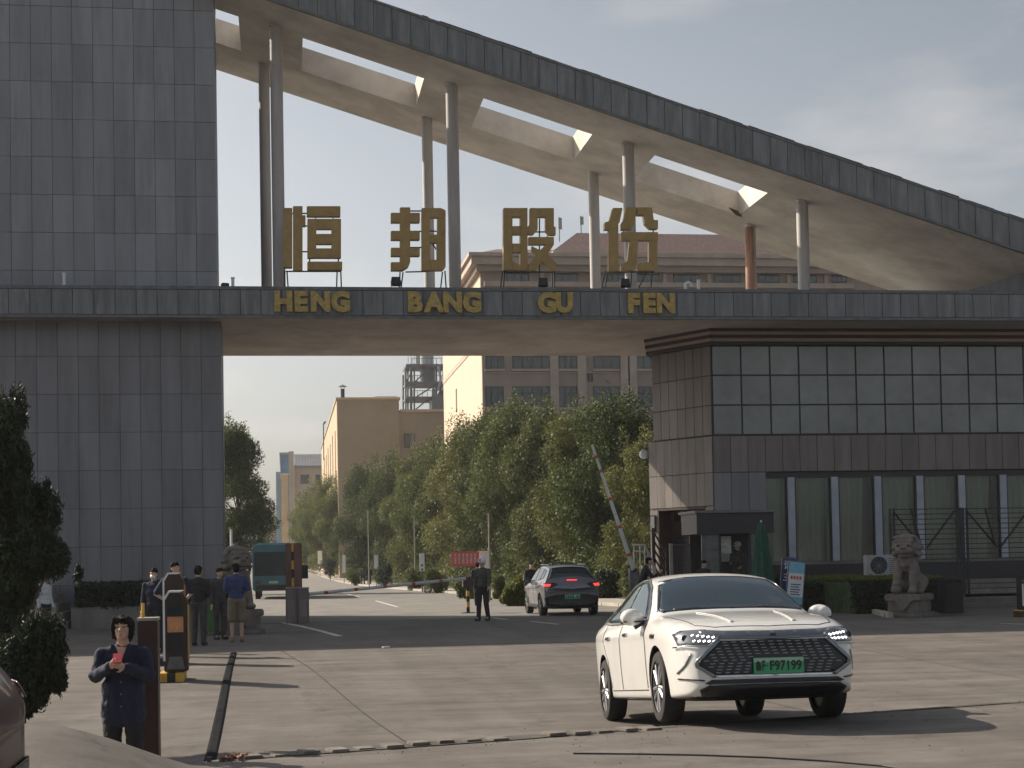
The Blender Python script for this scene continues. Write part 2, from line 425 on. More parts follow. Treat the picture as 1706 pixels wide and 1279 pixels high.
def ground_material():
    mt = bpy.data.materials.new('worn_concrete_ground'); mt.use_nodes = True
    n = mt.node_tree; L = n.links; b = n.nodes['Principled BSDF']; b.inputs['Roughness'].default_value = .85
    b.inputs['Specular IOR Level'].default_value = .3
    geo = n.nodes.new('ShaderNodeNewGeometry'); P = geo.outputs['Position']
    def noise_(sc, det, rough=.6, scale3=None):
        v = P
        if scale3:
            q = n.nodes.new('ShaderNodeMapping'); q.inputs['Scale'].default_value = scale3; L.new(P, q.inputs[0]); v = q.outputs[0]
        z = n.nodes.new('ShaderNodeTexNoise'); z.inputs['Scale'].default_value = sc; z.inputs['Detail'].default_value = det
        z.inputs['Roughness'].default_value = rough; L.new(v, z.inputs['Vector']); return z.outputs[0]
    def ramp(src, p0, c0, p1, c1):
        r_ = n.nodes.new('ShaderNodeValToRGB'); e = r_.color_ramp.elements
        e[0].position = p0; e[0].color = (*c0, 1); e[1].position = p1; e[1].color = (*c1, 1); L.new(src, r_.inputs[0]); return r_.outputs[0]
    def mul(a, b_, f=1.0):
        q = n.nodes.new('ShaderNodeMixRGB'); q.blend_type = 'MULTIPLY'; q.inputs[0].default_value = f; L.new(a, q.inputs[1]); L.new(b_, q.inputs[2]); return q.outputs[0]
    base = ramp(noise_(.35, 6), .3, (.145, .129, .116), .7, (.205, .184, .165))
    a = ramp(noise_(2.2, 10, .75), .3, (.72, .72, .73), .65, (1.05, 1.05, 1.05))
    c = mul(base, a)
    st = ramp(noise_(1.0, 8, .7, (.22, 1.6, 1)), .35, (.68, .67, .67), .6, (1.04, 1.04, 1.04))   # tyre-worn streaks along the road
    c = mul(c, st, .9)
    fine = ramp(noise_(60, 3, .8), .3, (.78, .78, .78), .65, (1.1, 1.1, 1.1))
    c = mul(c, fine, .8)
    # cracks
    vr = n.nodes.new('ShaderNodeTexVoronoi'); vr.feature = 'DISTANCE_TO_EDGE'; vr.inputs['Scale'].default_value = .28
    wn = n.nodes.new('ShaderNodeTexNoise'); wn.inputs['Scale'].default_value = 1.3; wn.inputs['Detail'].default_value = 6; L.new(P, wn.inputs['Vector'])
    ad = n.nodes.new('ShaderNodeMixRGB'); ad.blend_type = 'ADD'; ad.inputs[0].default_value = .8; L.new(P, ad.inputs[1]); L.new(wn.outputs[1], ad.inputs[2])
    L.new(ad.outputs[0], vr.inputs['Vector'])
    ck = ramp(vr.outputs['Distance'], .0, (.55, .53, .52), .006, (1, 1, 1))
    c = mul(c, ck, .5)
    # oil spots
    oil = ramp(noise_(.8, 7, .7), .56, (1, 1, 1), .72, (.52, .51, .51)); c = mul(c, oil, .9)
    trk = ramp(noise_(.55, 4, .5, (2.6, .12, 1)), .40, (.86, .85, .85), .60, (1.03, 1.03, 1.03)); c = mul(c, trk, .7)
    L.new(c, b.inputs['Base Color'])
    bp = n.nodes.new('ShaderNodeBump'); bp.inputs['Strength'].default_value = .35; bp.inputs['Distance'].default_value = .01
    L.new(noise_(40, 8, .75), bp.inputs['Height']); L.new(bp.outputs[0], b.inputs['Normal'])
    return mt
GM = ground_material()
xs = [-1500, -600, -250, -120, -60, -40] + list(np.arange(-30, -6, 1.5)) + list(np.arange(-6, 12, .15)) + list(np.arange(12, 40, 1.0)) + [45, 60, 120, 250, 600, 1500]
ys = [-200, -40, -10, 0, 4, 7] + list(np.arange(8, 20, .12)) + list(np.arange(20, 34, .5)) + list(np.arange(34, 140, 2.0)) + list(np.arange(140, 300, 10)) + [320, 400, 500, 700, 1000, 1500, 2500]
ground = grid_mesh([float(x) for x in xs], [float(y) for y in ys], G, 'ground', GM)

# darker asphalt of the inner road, sheet on the ground
KERB = [(12.6, 47.5), (11.9, 56), (11.0, 64), (9.2, 90), (7.6, 115), (6.3, 140), (4.5, 185), (3.0, 230), (0.5, 330), (-2, 420)]
def kerb_x(Y):
    for (x0, y0), (x1, y1) in zip(KERB, KERB[1:]):
        if Y <= y1 or (x1, y1) == KERB[-1]:
            t = (Y-y0)/(y1-y0); return x0+(x1-x0)*t
asph = mat('inner_road_asphalt', (.19, .175, .16), .9, .15, .8, .25, stain=((.11, .105, .1), .55, .5), bscale=30)
yy = [47.5+i*2.5 for i in range(60)] + [200+10*i for i in range(22)]
vs, fs = [], []
for j, y in enumerate(yy):
    a, b = -3.2-.012*(y-47), kerb_x(y)
    for k in range(7):
        x = a+(b-a)*k/6; vs.append((x, y, G(x, y)+.006))
    if j: fs += [((j-1)*7+k, (j-1)*7+k+1, j*7+k+1, j*7+k) for k in range(6)]
me = bpy.data.meshes.new('inner_road'); me.from_pydata(vs, [], fs); me.materials.append(asph)
tag(link(bpy.data.objects.new('inner_road', me)), kind='structure')

# kerb stones and pavement to the right of the inner road
kt = bpy.data.objects.new('pavement_kerb', None); link(kt); tag(kt, kind='structure')
kb = MB().box(-.09, 0, 0, .09, 1.96, .14).mesh('kerb_stone', M['kerb'], bevel=.015)
y = 47.6; i = 0
while y < 200:
    x0, x1 = kerb_x(y), kerb_x(y+2)
    inst('kerb_stone', kb, (x0+.09, y, G(x0, y)), kt, rz=math.atan2(-(x1-x0), 2)); y += 2.0
def strip(name, x0f, x1f, y0, y1, dz, mt, n=60, cols=3, kind='structure', zf=None):
    vs, fs = [], []
    for j in range(n+1):
        y = y0+(y1-y0)*j/n
        for k in range(cols+1):
            x = x0f(y)+(x1f(y)-x0f(y))*k/cols; vs.append((x, y, G(x, y)+dz))
    c = cols+1
    for j in range(n): fs += [(j*c+k, j*c+k+1, (j+1)*c+k+1, (j+1)*c+k) for k in range(cols)]
    me = bpy.data.meshes.new(name); me.from_pydata(vs, [], fs); me.materials.append(mt)
    return tag(link(bpy.data.objects.new(name, me)), kind=kind)
strip('pavement', lambda y: kerb_x(y)+.16, lambda y: kerb_x(y)+2.4, 50, 300, .13, M['concrete'])
strip('planting_bed', lambda y: kerb_x(y)+2.4, lambda y: kerb_x(y)+14, 56, 300, .17, M['soil'])
strip('left_verge', lambda y: -9-.012*(y-47), lambda y: -3.4-.012*(y-47), 60, 300, .05, M['soil'])

# painted marks
def paint(name, pts, w):
    vs = []; fs = []
    for i, (x, y) in enumerate(pts):
        a = Vector(pts[max(0, i-1)]); b = Vector(pts[min(len(pts)-1, i+1)]); d = (b-a).normalized(); nrm = Vector((-d.y, d.x))*w/2
        for s_ in (1, -1):
            q = Vector((x, y))+nrm*s_; vs.append((q.x, q.y, G(q.x, q.y)+.012))
        if i: fs.append((2*i-2, 2*i-1, 2*i+1, 2*i))
    me = bpy.data.meshes.new(name); me.from_pydata(vs, [], fs); me.materials.append(M['lineW'])
    return tag(link(bpy.data.objects.new(name, me)), kind='structure')
def gpts(l): return [(q.x, q.y) for q in (atG(*p) for p in l)]
paint('road_marking', gpts([(470, 1038), (500, 1044), (530, 1051), (566, 1061)]), .17)
paint('road_marking', gpts([(820, 1030), (845, 1033)]), .14)
paint('road_marking', gpts([(885, 1036), (930, 1041)]), .14)
paint('road_marking', gpts([(1668, 1040), (1720, 1041)]), .14)
paint('road_marking', [(4.4, 62), (4.2, 74)], .14)
paint('road_marking', [(3.9, 84), (3.6, 100)], .14)

# drain along the road edge: slot pieces proud of a dark channel
dr = bpy.data.objects.new('drain_channel', None); link(dr); tag(dr, kind='structure')
def dl(X): return 13.16+.29*X
def wd_(X): return .15 if X < 2.6 else .035+.02*math.sin(X*3)
cmb = MB()
xv = np.arange(-.35, 11, .5)
for a, b in zip(xv, xv[1:]):
    za, zb = G(a, dl(a)), G(b, dl(b))
    cmb.add([(a, dl(a)-wd_(a), za+.008), (b, dl(b)-wd_(b), zb+.008), (b, dl(b)+wd_(b), zb+.008), (a, dl(a)+wd_(a), za+.008)], [(0, 1, 2, 3)])
cmb.build('channel_bed', mat('dark_channel', (.075, .068, .06), .8, .3, 6), dr)  # flat dark strip set along the drain line
sl = MB().box(-.085, -.11, 0, .085, .11, .03).mesh('drain_slab', M['grating'], bevel=.006)
rr = random.Random(3)
for i in range(15):
    X = -.30+i*.235+(.3 if i > 9 else 0)
    o = inst('drain_slab', sl, (X, dl(X)-.03+rr.uniform(-.03, .03), G(X, dl(X))+rr.uniform(-.012, .006)), dr, rz=.28+rr.uniform(-.08, .08), scale=(rr.uniform(.75, 1), rr.uniform(.6, 1), 1))
# debris by the drain end
db = MB()
for i in range(26):
    x, y = -.42+rr.gauss(0, .06), 13.02+rr.gauss(0, .07); db.cbox((x, y, G(x, y)+.02), (rr.uniform(.02, .07), rr.uniform(.02, .05), rr.uniform(.02, .05)), rr.random()*3, rr.random())
tag(db.build('brick_rubble', mat('rubble', (.18, .10, .07), .9, .4, 20)), 'small heap of reddish brick rubble at the left end of the drain', 'rubble', kind='stuff')
def joint(pts, w=.014):
    m0 = M['lineW']; M['lineW'] = mat('joint_tar', (.085, .078, .072), .95, .2, 6, spec=0); o = paint('slab_joint', pts, w); M['lineW'] = m0; return o
joint([(-.1+.07*i, 30.5-i*.8) for i in range(21)]); joint([(-6+i*.7, 19.6+.02*i) for i in range(30)]); joint([(5.4+.03*i, 31-i*.7) for i in range(22)]); joint([(-6+i*.7, 25.6+.02*i) for i in range(32)])
for xa_, ya_ in ((9.8, 31),): joint([(xa_+.04*i, ya_-i*.7) for i in range(22)])
# dark strip laid on the plaza in place of a shadow band
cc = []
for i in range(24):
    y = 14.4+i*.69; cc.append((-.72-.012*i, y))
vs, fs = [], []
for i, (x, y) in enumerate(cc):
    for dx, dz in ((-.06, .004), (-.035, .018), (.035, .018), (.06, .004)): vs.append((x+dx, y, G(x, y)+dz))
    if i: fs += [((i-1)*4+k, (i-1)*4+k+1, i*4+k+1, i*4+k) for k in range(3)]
me = bpy.data.meshes.new('shadow_strip'); me.from_pydata(vs, [], fs); me.materials.append(mat('shadow_strip_dark', (.03, .031, .034), 1.0, .2, 4, spec=0))
tag(link(bpy.data.objects.new('shadow_strip', me)), 'long dark strip standing in for a shadow on the concrete to the right of the gate machine', 'cable cover')

# ================================================================== GATE
PW = .617
def panel_wall(parent, x0, x1, zr, Y, mt, ph=1.17, name='panel', back=None, thick=.04):
    """cladding panels as single pieces on a backing wall, facing -Y"""
    me = MB().box(.008, -thick, .008, PW-.008, 0, ph-.008).mesh(name, mt)
    nx = int(round((x1-x0)/PW))
    for i in range(nx):
        for z in zr:
            inst(name, me, (x1-(i+1)*PW, Y, z), parent)
tower = thing('gate_tower', (-6.4, 53, 0), 'tall grey panelled tower at the left end of the gate', 'tower')
def W(o, parent):   # parent keeping the world coordinates of the mesh
    o.parent = parent; o.matrix_parent_inverse = Matrix.Translation(parent.location).inverted() if parent.rotation_euler.z == 0 else (Matrix.Translation(parent.location) @ Matrix.Rotation(parent.rotation_euler.z, 4, 'Z')).inverted()
    return o
TXL, TXR = -32.0, -1.97  # left end and top lie out of view, shaped for the plaza's shadow edge
b = MB().prism([(TXL, 49.06), (TXR+.1, 49.06), (TXR+.06, 49.8), (TXR-1.2, 57.2), (TXL, 57.2)], -.3, 9.6).build('lower_wall', M['joint']); W(b, tower)
b = MB().prism([(TXL, 49.06), (TXR, 49.06), (TXR-.04, 49.8), (TXR-1.3, 57.2), (TXL, 57.2)], 9.6, 19.6).build('upper_wall', M['joint']); W(b, tower)
c_side = MB().box(0, 0, 0, .03, .6, 9.4).build('side_cladding', M['panel'], loc=(TXR+.002, 49.07, 10.2)); W(c_side, tower)
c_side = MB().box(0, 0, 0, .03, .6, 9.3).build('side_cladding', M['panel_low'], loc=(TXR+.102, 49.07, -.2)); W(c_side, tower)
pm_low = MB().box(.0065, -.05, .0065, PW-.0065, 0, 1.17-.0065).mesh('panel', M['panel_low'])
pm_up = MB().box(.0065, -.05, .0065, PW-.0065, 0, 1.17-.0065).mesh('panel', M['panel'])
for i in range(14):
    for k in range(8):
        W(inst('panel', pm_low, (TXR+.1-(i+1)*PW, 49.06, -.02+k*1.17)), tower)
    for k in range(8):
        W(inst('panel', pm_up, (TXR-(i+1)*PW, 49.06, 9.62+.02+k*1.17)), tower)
pmh = MB().box(.009, -.05, .009, PW-.009, 0, .60).mesh('panel', M['panel'])
for i in range(14): W(inst('panel', pmh, (TXR-(i+1)*PW, 49.06, 9.64+8*1.17)), tower)

beam = thing('gate_beam', (10, 52, 9.2), 'long horizontal concrete beam with weathered metal fascia spanning the gate', 'gate beam')
BZ0, BZ1 = 9.2, 10.17
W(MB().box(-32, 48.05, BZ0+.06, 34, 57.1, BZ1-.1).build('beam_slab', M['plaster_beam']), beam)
W(MB().box(-32, 47.93, BZ1-.1, 34, 57.1, BZ1).build('coping', M['lip']), beam)
W(MB().box(-32, 47.95, BZ0, 34, 48.1, BZ0+.09).build('bottom_lip', M['lip']), beam)
fp = MB().box(.01, -.05, 0, .61, 0, BZ1-BZ0-.22).mesh('fascia_panel', M['fascia'])
W(MB().box(-32, 48.0, BZ0+.09, 34, 48.04, BZ1-.1).build('joint_strip', M['joint']), beam)
for i in range(60):
    W(inst('fascia_panel', fp, (-9.3+i*.62, 47.998, BZ0+.105)), beam)
# small things on the coping
for px, h, lb in ((107, .45, 'short white vent pipe on the beam in front of the tower'), (388, .35, 'short white vent pipe on the beam just right of the tower'),
                  (1164, .38, 'straight white vent pipe on the beam, right of a bent one')):
    p = atY(px, 478, 48.6); t = thing('vent_pipe', (p.x, 48.6, BZ1), lb, 'vent pipe')
    MB().tube((0, 0, 0), (0, 0, h), .05).build('pipe', M['white'], t, smooth=True); MB().tube((0, 0, h), (0, 0, h+.04), .065).build('cap', M['white'], t, smooth=True)
p = atY(1142, 478, 48.6); t = thing('vent_pipe', (p.x, 48.6, BZ1), 'bent white vent pipe hooked over on the beam right of the last big character', 'vent pipe')
MB().tube((0, 0, 0), (0, 0, .3), .05).build('pipe', M['white'], t, smooth=True); MB().tube((0, 0, .29), (.13, 0, .34), .05).tube((.13, 0, .34), (.2, 0, .2), .05).build('elbow', M['white'], t, smooth=True)

# ---- sloping roof
RA, RB = 18.9888, -.31171
def rz_(X): return RA+RB*X
roof = thing('sloping_roof', (10, 52, 16), 'long white canopy roof sloping down to the right over the gate with four open skylights', 'canopy roof')
TH = 1.0; X0, X1 = -3.4, 28.6
def sl_box(x0, x1, y0, y1, d0, d1, mb):
    return mb.add([(x0,y0,rz_(x0)+d0),(x1,y0,rz_(x1)+d0),(x1,y1,rz_(x1)+d0),(x0,y1,rz_(x0)+d0),
                   (x0,y0,rz_(x0)+d1),(x1,y0,rz_(x1)+d1),(x1,y1,rz_(x1)+d1),(x0,y1,rz_(x0)+d1)],
                  [(0,3,2,1),(4,5,6,7),(0,1,5,4),(1,2,6,5),(2,3,7,6),(3,0,4,7)])
HY0, HY1 = 50.5, 53.9
W(sl_box(X0, X1, 48.05, HY0, 0, TH, MB()).build('front_band', M['plaster']), roof)
W(sl_box(X0, X1, HY1, 57.0, 0, .85, MB()).build('rear_band', M['plaster']), roof)
holes = [(-3.4, -1.25), (.80, 4.72), (6.68, 10.3), (12.42, 16.3)]
xs_ = [-1.25, .80, 4.72, 6.68, 10.3, 12.42, 16.3, 28.6]
for a, b in zip(xs_[0::2], xs_[1::2]):
    W(sl_box(a, b, HY0-.002+.002, HY1, 0, .86, MB()).build('cross_slab', M['plaster']), roof)
FH = 1.06
W(sl_box(X0, X1, 48.0, 48.046, .02, FH-.06, MB()).build('joint_strip', M['joint']), roof)
W(sl_box(X0, X1, 47.92, 48.3, FH-.06, FH+.02, MB()).build('coping', M['lip']), roof)
W(sl_box(X0, X1, 47.945, 48.1, -.03, .05, MB()).build('bottom_lip', M['lip']), roof)
RPW = .575
fpv = sl = None
mbp = MB(); g = .01
vsP = []
for (x, d) in ((g, .055), (RPW-g, .055), (RPW-g, FH-.065), (g, FH-.065)):
    vsP.append((x, -.05, RB*x+d))
mbp.add([(v[0], -.05, v[2]) for v in vsP]+[(v[0], 0, v[2]) for v in vsP], [(0,1,2,3),(7,6,5,4),(0,4,5,1),(1,5,6,2),(2,6,7,3),(3,7,4,0)])
rpm = mbp.mesh('fascia_panel', M['fascia'])
i = 0
while X0+.02+(i+1)*RPW < X1:
    x = X0+.02+i*RPW; W(inst('fascia_panel', rpm, (x, 47.998, rz_(x))), roof); i += 1
# ragged flashing on the top edge
rg = MB(); rr = random.Random(5); x = X0
while x < X1-.5:
    w_ = rr.uniform(.2, .9); sl_box(x, x+w_, 47.95, 48.25, FH+.02, FH+.02+rr.uniform(.01, .05), rg); x += w_
W(rg.build('flashing', M['darkmetal']), roof); roof.children[-1]['kind'] = 'stuff'
# exposed bars and broken plaster at the last opening
eb = MB()
for i in range(7): eb.tube((15.75+i*.05, 53.2, rz_(15.9)-.02-.02*i), (16.2+i*.03, 53.86, rz_(16.2)-.03-.01*i), .02, n=6)
W(eb.build('exposed_bars', mat('rust', (.13, .06, .04), .9, .3, 20)), roof)
# far low wing at the right end
wg = MB(); wg.add([(22.0, 49, 10.17), (30, 49, 10.17), (30, 56, 10.17), (22, 56, 10.17), (30, 49, 12.6), (30, 56, 12.6)], [(0,1,4),(3,5,2),(0,4,5,3),(1,2,5,4),(0,3,2,1)])
tag(wg.build('side_ramp', M['fascia']), 'low sloped grey upstand rising at the right end of the beam', 'upstand')

# ---- columns
names = ['first', 'second', 'third', 'fourth']
for i, x in enumerate((-.06, 5.60, 11.45, 17.40)):
    t = thing('column', (x, 50.22, BZ1), f'{names[i]} from the left of the front row of round pale columns between beam and canopy', 'column', 'round columns carrying the canopy')
    h = rz_(x)-BZ1
    r_ = .2
    MB().tube((0, 0, 0), (0, 0, h+.1), r_, n=28).build('shaft', M['column'], t, smooth=True)
    MB().tube((0, 0, 0), (0, 0, .05), r_+.05, n=28).build('base_collar', M['column'], t, smooth=True)
    MB().tube((0, 0, h-.05), (0, 0, h+.02), r_+.03, n=28).build('top_collar', M['column'], t, smooth=True)
for i, x in enumerate((-.5, 5.18, 11.15, 16.93)):
    t = thing('column', (x, 54.6, BZ1), (f'{names[i]} from the left of the rear row of columns under the canopy' if i < 3 else 'rust stained last column of the rear row under the canopy'), 'column', 'round columns carrying the canopy')
    h = rz_(x)-BZ1
    MB().tube((0, 0, 0), (0, 0, h+.1), .19, n=28).build('shaft', M['column'], t, smooth=True)
    MB().tube((0, 0, 0), (0, 0, .05), .24, n=28).build('base_collar', M['column'], t, smooth=True)
    if i == 3:
        me_ = MB().tube((-.03, -.02, .2), (-.03, -.02, h-.1), .185, n=28).build('rust_streak', M['rustcol'], t, smooth=True)

# ---- big characters, drawn as stroke polygons in the photograph's pixels (at Y = 48.3)
def charobj(name, polys, label, holes_=(), px0=0, legs=(), yb=478):
    Yc = 48.35
    cxp = sum(p[0] for q in polys for p in q)/sum(len(q) for q in polys)
    base = atY(cxp, yb, Yc)
    t = thing('gold_character', (base.x, Yc, BZ1), label, 'gold character', 'big gold characters standing on the beam')
    for k, q in enumerate(polys):
        pts = [atY(a, b, Yc) for a, b in q]
        m_ = MB().prism([(p.x-base.x, p.z-BZ1) for p in pts], -.13+.002*k, .13-.002*k, 'Y')
        m_.build('stroke', M['gold'], t, bevel=.012)
    fr = MB()
    for (a, b, c, d) in legs:
        p, q = atY(a, b, Yc), atY(c, d, Yc)
        fr.tube((p.x-base.x, .15, p.z-BZ1), (q.x-base.x, .15, q.z-BZ1), .022, n=6)
    fr.build('support_frame', M['darkmetal'], t)
    return t
def rc(x0, y0, x1, y1): return [(x0, y1), (x1, y1), (x1, y0), (x0, y0)]
charobj('heng', [rc(472, 348, 487, 447), rc(488, 345, 504, 452), rc(504, 360, 509, 378),
    rc(511, 345, 567, 362), rc(512, 366, 527, 431), rc(552, 366, 568, 431), rc(527, 366, 552, 383), rc(527, 391, 552, 408), rc(527, 415, 552, 431),
    rc(512, 437, 570, 451)], 'leftmost gold character on the beam, beside the first pair of columns',
    legs=[(474, 450, 474, 478), (478, 450, 480, 478), (562, 450, 561, 478), (568, 450, 569, 478), (476, 451, 568, 451), (487, 354, 512, 354), (500, 375, 512, 375), (500, 418, 512, 418), (526, 362, 526, 368), (555, 362, 555, 368), (516, 430, 516, 438), (564, 430, 564, 438)])
charobj('bang', [rc(666, 347, 683, 438), rc(651, 356, 699, 372), rc(651, 386, 699, 401), rc(651, 414, 699, 428), [(651, 452), (671, 452), (680, 446), (683, 438), (683, 430), (666, 430), (666, 438), (651, 438)],
    rc(702, 348, 716, 452), rc(716, 348, 735, 364), rc(728, 364, 742, 392), [(735, 348), (742, 352), (742, 364), (735, 364)], rc(716, 392, 742, 406), rc(727, 406, 742, 436), [(716, 434), (742, 434), (742, 446), (737, 452), (716, 452)]],
    'second gold character from the left on the beam, left of a tall front column',
    legs=[(667, 452, 666, 478), (672, 452, 669, 478), (738, 452, 735, 478), (742, 450, 744, 478), (676, 452, 716, 451), (683, 350, 716, 350), (683, 384, 704, 384), (683, 411, 704, 411), (716, 383, 728, 384), (718, 400, 728, 415)])
charobj('gu', [rc(838, 348, 853, 451), rc(866, 348, 878, 451), rc(853, 348, 866, 363), rc(853, 378, 866, 392), rc(853, 407, 866, 422),
    [(853, 451), (866, 451), (866, 443), (853, 436)],
    rc(882, 348, 895, 378), [(878, 392), (888, 392), (895, 384), (895, 374), (882, 374), (878, 380)], rc(895, 348, 910, 363), rc(908, 348, 922, 378), [(908, 378), (908, 386), (914, 393), (925, 393), (925, 380), (922, 378)],
    [(880, 396), (922, 396), (922, 409), (880, 409)], [(908, 409), (922, 409), (912, 424), (926, 440), (926, 452), (916, 452), (902, 437), (892, 451), (879, 452), (879, 443), (893, 427), (885, 418), (885, 411), (899, 418)]],
    'third gold character from the left on the beam, in front of the small gabled wing',
    legs=[(838, 450, 835, 478), (842, 450, 840, 478), (922, 450, 921, 478), (925, 450, 925, 478), (840, 452, 924, 452), (900, 363, 900, 396), (893, 385, 910, 385), (913, 392, 913, 398), (900, 396, 900, 452)])
charobj('fen', [[(1014, 370), (1020, 348), (1036, 348), (1031, 372), (1022, 384), (1006, 384), (1006, 372)], rc(1013, 384, 1026, 451),  [(1020, 380), (1029, 375), (1029, 452), (1013, 452), (1013, 384)],
    [(1042, 347), (1060, 347), (1055, 376), (1050, 384), (1034, 384), (1034, 374), (1038, 368)],
    [(1060, 347), (1085, 347), (1088, 368), (1095, 368), (1095, 383), (1082, 383), (1073, 374), (1071, 360), (1060, 360)],
    rc(1034, 388, 1095, 402), [(1048, 402), (1062, 402), (1060, 440), (1054, 452), (1034, 452), (1034, 442), (1044, 436)],
    rc(1080, 402, 1094, 440), [(1064, 440), (1094, 436), (1094, 446), (1090, 452), (1062, 452), (1060, 446)]],
    'rightmost gold character on the beam, in front of a pale round column',
    legs=[(1010, 450, 1004, 478), (1014, 450, 1010, 478), (1080, 450, 1066, 478), (1088, 450, 1086, 478), (1016, 452, 1092, 452), (1040, 384, 1040, 390), (1090, 380, 1090, 390), (1054, 452, 1052, 478)])
# ---- floodlights at the characters' feet
for px, lb in ((660, 'second character'), (905, 'third character'), (1042, 'fourth character')):
    p = atY(px, 478, 48.15); t = thing('floodlight', (p.x, 48.2, BZ1), f'small dark floodlight box at the foot of the {lb}', 'floodlight', 'floodlights on the beam')
    MB().cbox((0, 0, .22), (.28, .18, .26), 0, -.3).build('lamp_box', M['darkmetal'], t, bevel=.015); MB().box(-.16, -.02, 0, -.14, .02, .26).box(.14, -.02, 0, .16, .02, .26).box(-.16, -.05, 0, .16, .05, .015).build('bracket', M['steel'], t)
p = atY(372, 478, 48.3); t = thing('floodlight', (p.x+.05, 48.4, BZ1), 'small dark floodlight lying on the beam at the foot of the tower', 'floodlight', 'floodlights on the beam')
MB().cbox((0, 0, .1), (.22, .18, .14), .3).build('lamp_box', M['darkmetal'], t, bevel=.015)

# ---- Latin letters
words = {'HENG': [(472, 'H'), (502, 'E'), (534, 'N'), (567, 'G')], 'BANG': [(692, 'B'), (723, 'A'), (754, 'N'), (786, 'G')],
         'GU': [(911, 'G'), (940, 'U')], 'FEN': [(1056, 'F'), (1082, 'E'), (1109, 'N')]}
for w_, ls in words.items():
    for px, ch in ls:
        me = text_mesh(ch, .80, .10, M['gold2'], 'letter', bold=.05, xs=.97)
        p = atY(px, 503.5, 47.85)
        zc = (max(v.co.z for v in me.vertices)+min(v.co.z for v in me.vertices))/2; xc = (max(v.co.x for v in me.vertices)+min(v.co.x for v in me.vertices))/2
        for v in me.vertices: v.co.z -= zc; v.co.x -= xc
        o = bpy.data.objects.new('gold_letter', me); o.location = (p.x, 47.87, 9.70); link(o)
        tag(o, f'gold letter {ch} of the word {w_} on the beam', 'letter', 'gold letters on the beam fascia')

# ================================================================== RIGHT GATEHOUSE
gh = thing('gatehouse', (22, 54, 0), 'two storey gatehouse on the right with tinted glass grid above curtained windows', 'gatehouse')
CX, CY = 14.18, 50.5; BX, BY = 12.78, 53.0
ang = math.atan2(CY-BY, CX-BX); wl = math.hypot(CX-BX, CY-BY); RX = 34.0
ux, uy = math.cos(ang), math.sin(ang)
def ext(o_, ext2, name, mt, z0, z1):
    """solid block of the plan pushed out by o_"""
    cx, cy = CX+(-.28)*o_, CY-o_
    bx, by = BX-.866*o_-.5*ext2*0, BY-.5*o_
    poly = [(cx, cy), (RX, cy), (RX, 57), (14.3, 57), (bx, by)]
    return W(MB().prism(poly[::-1], z0, z1).build(name, mt), gh)
ext(0.0, 0, 'core_wall', M['joint'], 4.3, 8.8)
for k in range(5):
    ext(.30 - .03*(k % 2) + .02*k, 0, 'cornice_ridge', M['officelight'] if k % 2 else M['brown'], 8.72+k*.11, 8.72+(k+1)*.11-.004)
# glass grid front
gp = MB().box(.03, -.035, .03, .975, 0, .975).mesh('glass_panel', M['glassgrid'])
for i in range(19):
    for k in range(3): W(inst('glass_panel', gp, (CX+.02+i*1.005, CY, 5.72+k*1.0)), gh)
gs = MB().box(.012, -.035, .015, wl/7-.012, 0, .985).mesh('stone_panel', M['stonewall'])
for i in range(7):
    for k in range(3): W(inst('stone_panel', gs, (BX+ux*i*wl/7, BY+uy*i*wl/7, 5.72+k*1.0), rz=ang), gh)
# band below
ext(.10, 0, 'band_wall', M['joint'], 4.46, 5.68)
sp = MB().box(.01, -.035, .01, .59, 0, 1.20).mesh('stone_panel', M['stonewall'])
for i in range(32): W(inst('stone_panel', sp, (CX-.03+i*.6, CY-.10, 4.47)), gh)
# chamfer wall down to the ground, standing a little proud
o_ = .10
bx, by, cx, cy = BX-.866*o_-.15*ux, BY-.5*o_-.15*uy, CX-.028, CY-.10
wl2 = math.hypot(cx-bx, cy-by); a2 = math.atan2(cy-by, cx-bx); vx, vy = math.cos(a2), math.sin(a2)
sl1 = MB().box(.006, -.035, .01, wl2/8-.006, 0, 1.20).mesh('stone_panel', M['stonewall'])
sl2 = MB().box(.006, -.035, .01, wl2/8-.006, 0, 1.10).mesh('stone_panel', M['stonewall'])
sl3 = MB().box(.006, -.035, .01, wl2/8-.006, 0, 3.4).mesh('stone_panel', M['stonewall'])
for i in range(8):
    W(inst('stone_panel', sl1, (bx+vx*i*wl2/8, by+vy*i*wl2/8, 4.47), rz=a2), gh)
    W(inst('stone_panel', sl2, (bx+vx*i*wl2/8, by+vy*i*wl2/8, 3.36), rz=a2), gh)
    if i in (0, 7): W(inst('stone_panel', sl3, (bx+vx*i*wl2/8, by+vy*i*wl2/8, -.1), rz=a2), gh)
W(MB().prism([(cx, cy), (cx+1.5, cy), (cx+1.5, 52), (14.6, 56.5), (14.0, 56.5), (bx, by)][::-1], 3.36, 4.46).build('lower_core', M['joint']), gh)
rx_, ry_ = .866*.6, .5*.6
W(MB().prism([(cx+rx_, cy+ry_), (cx+1.5, cy+ry_), (cx+1.5, 52), (14.6, 56.5), (14.0, 56.5), (bx+rx_, by+ry_)][::-1], -.2, 3.355).build('lower_core', M['joint']), gh)
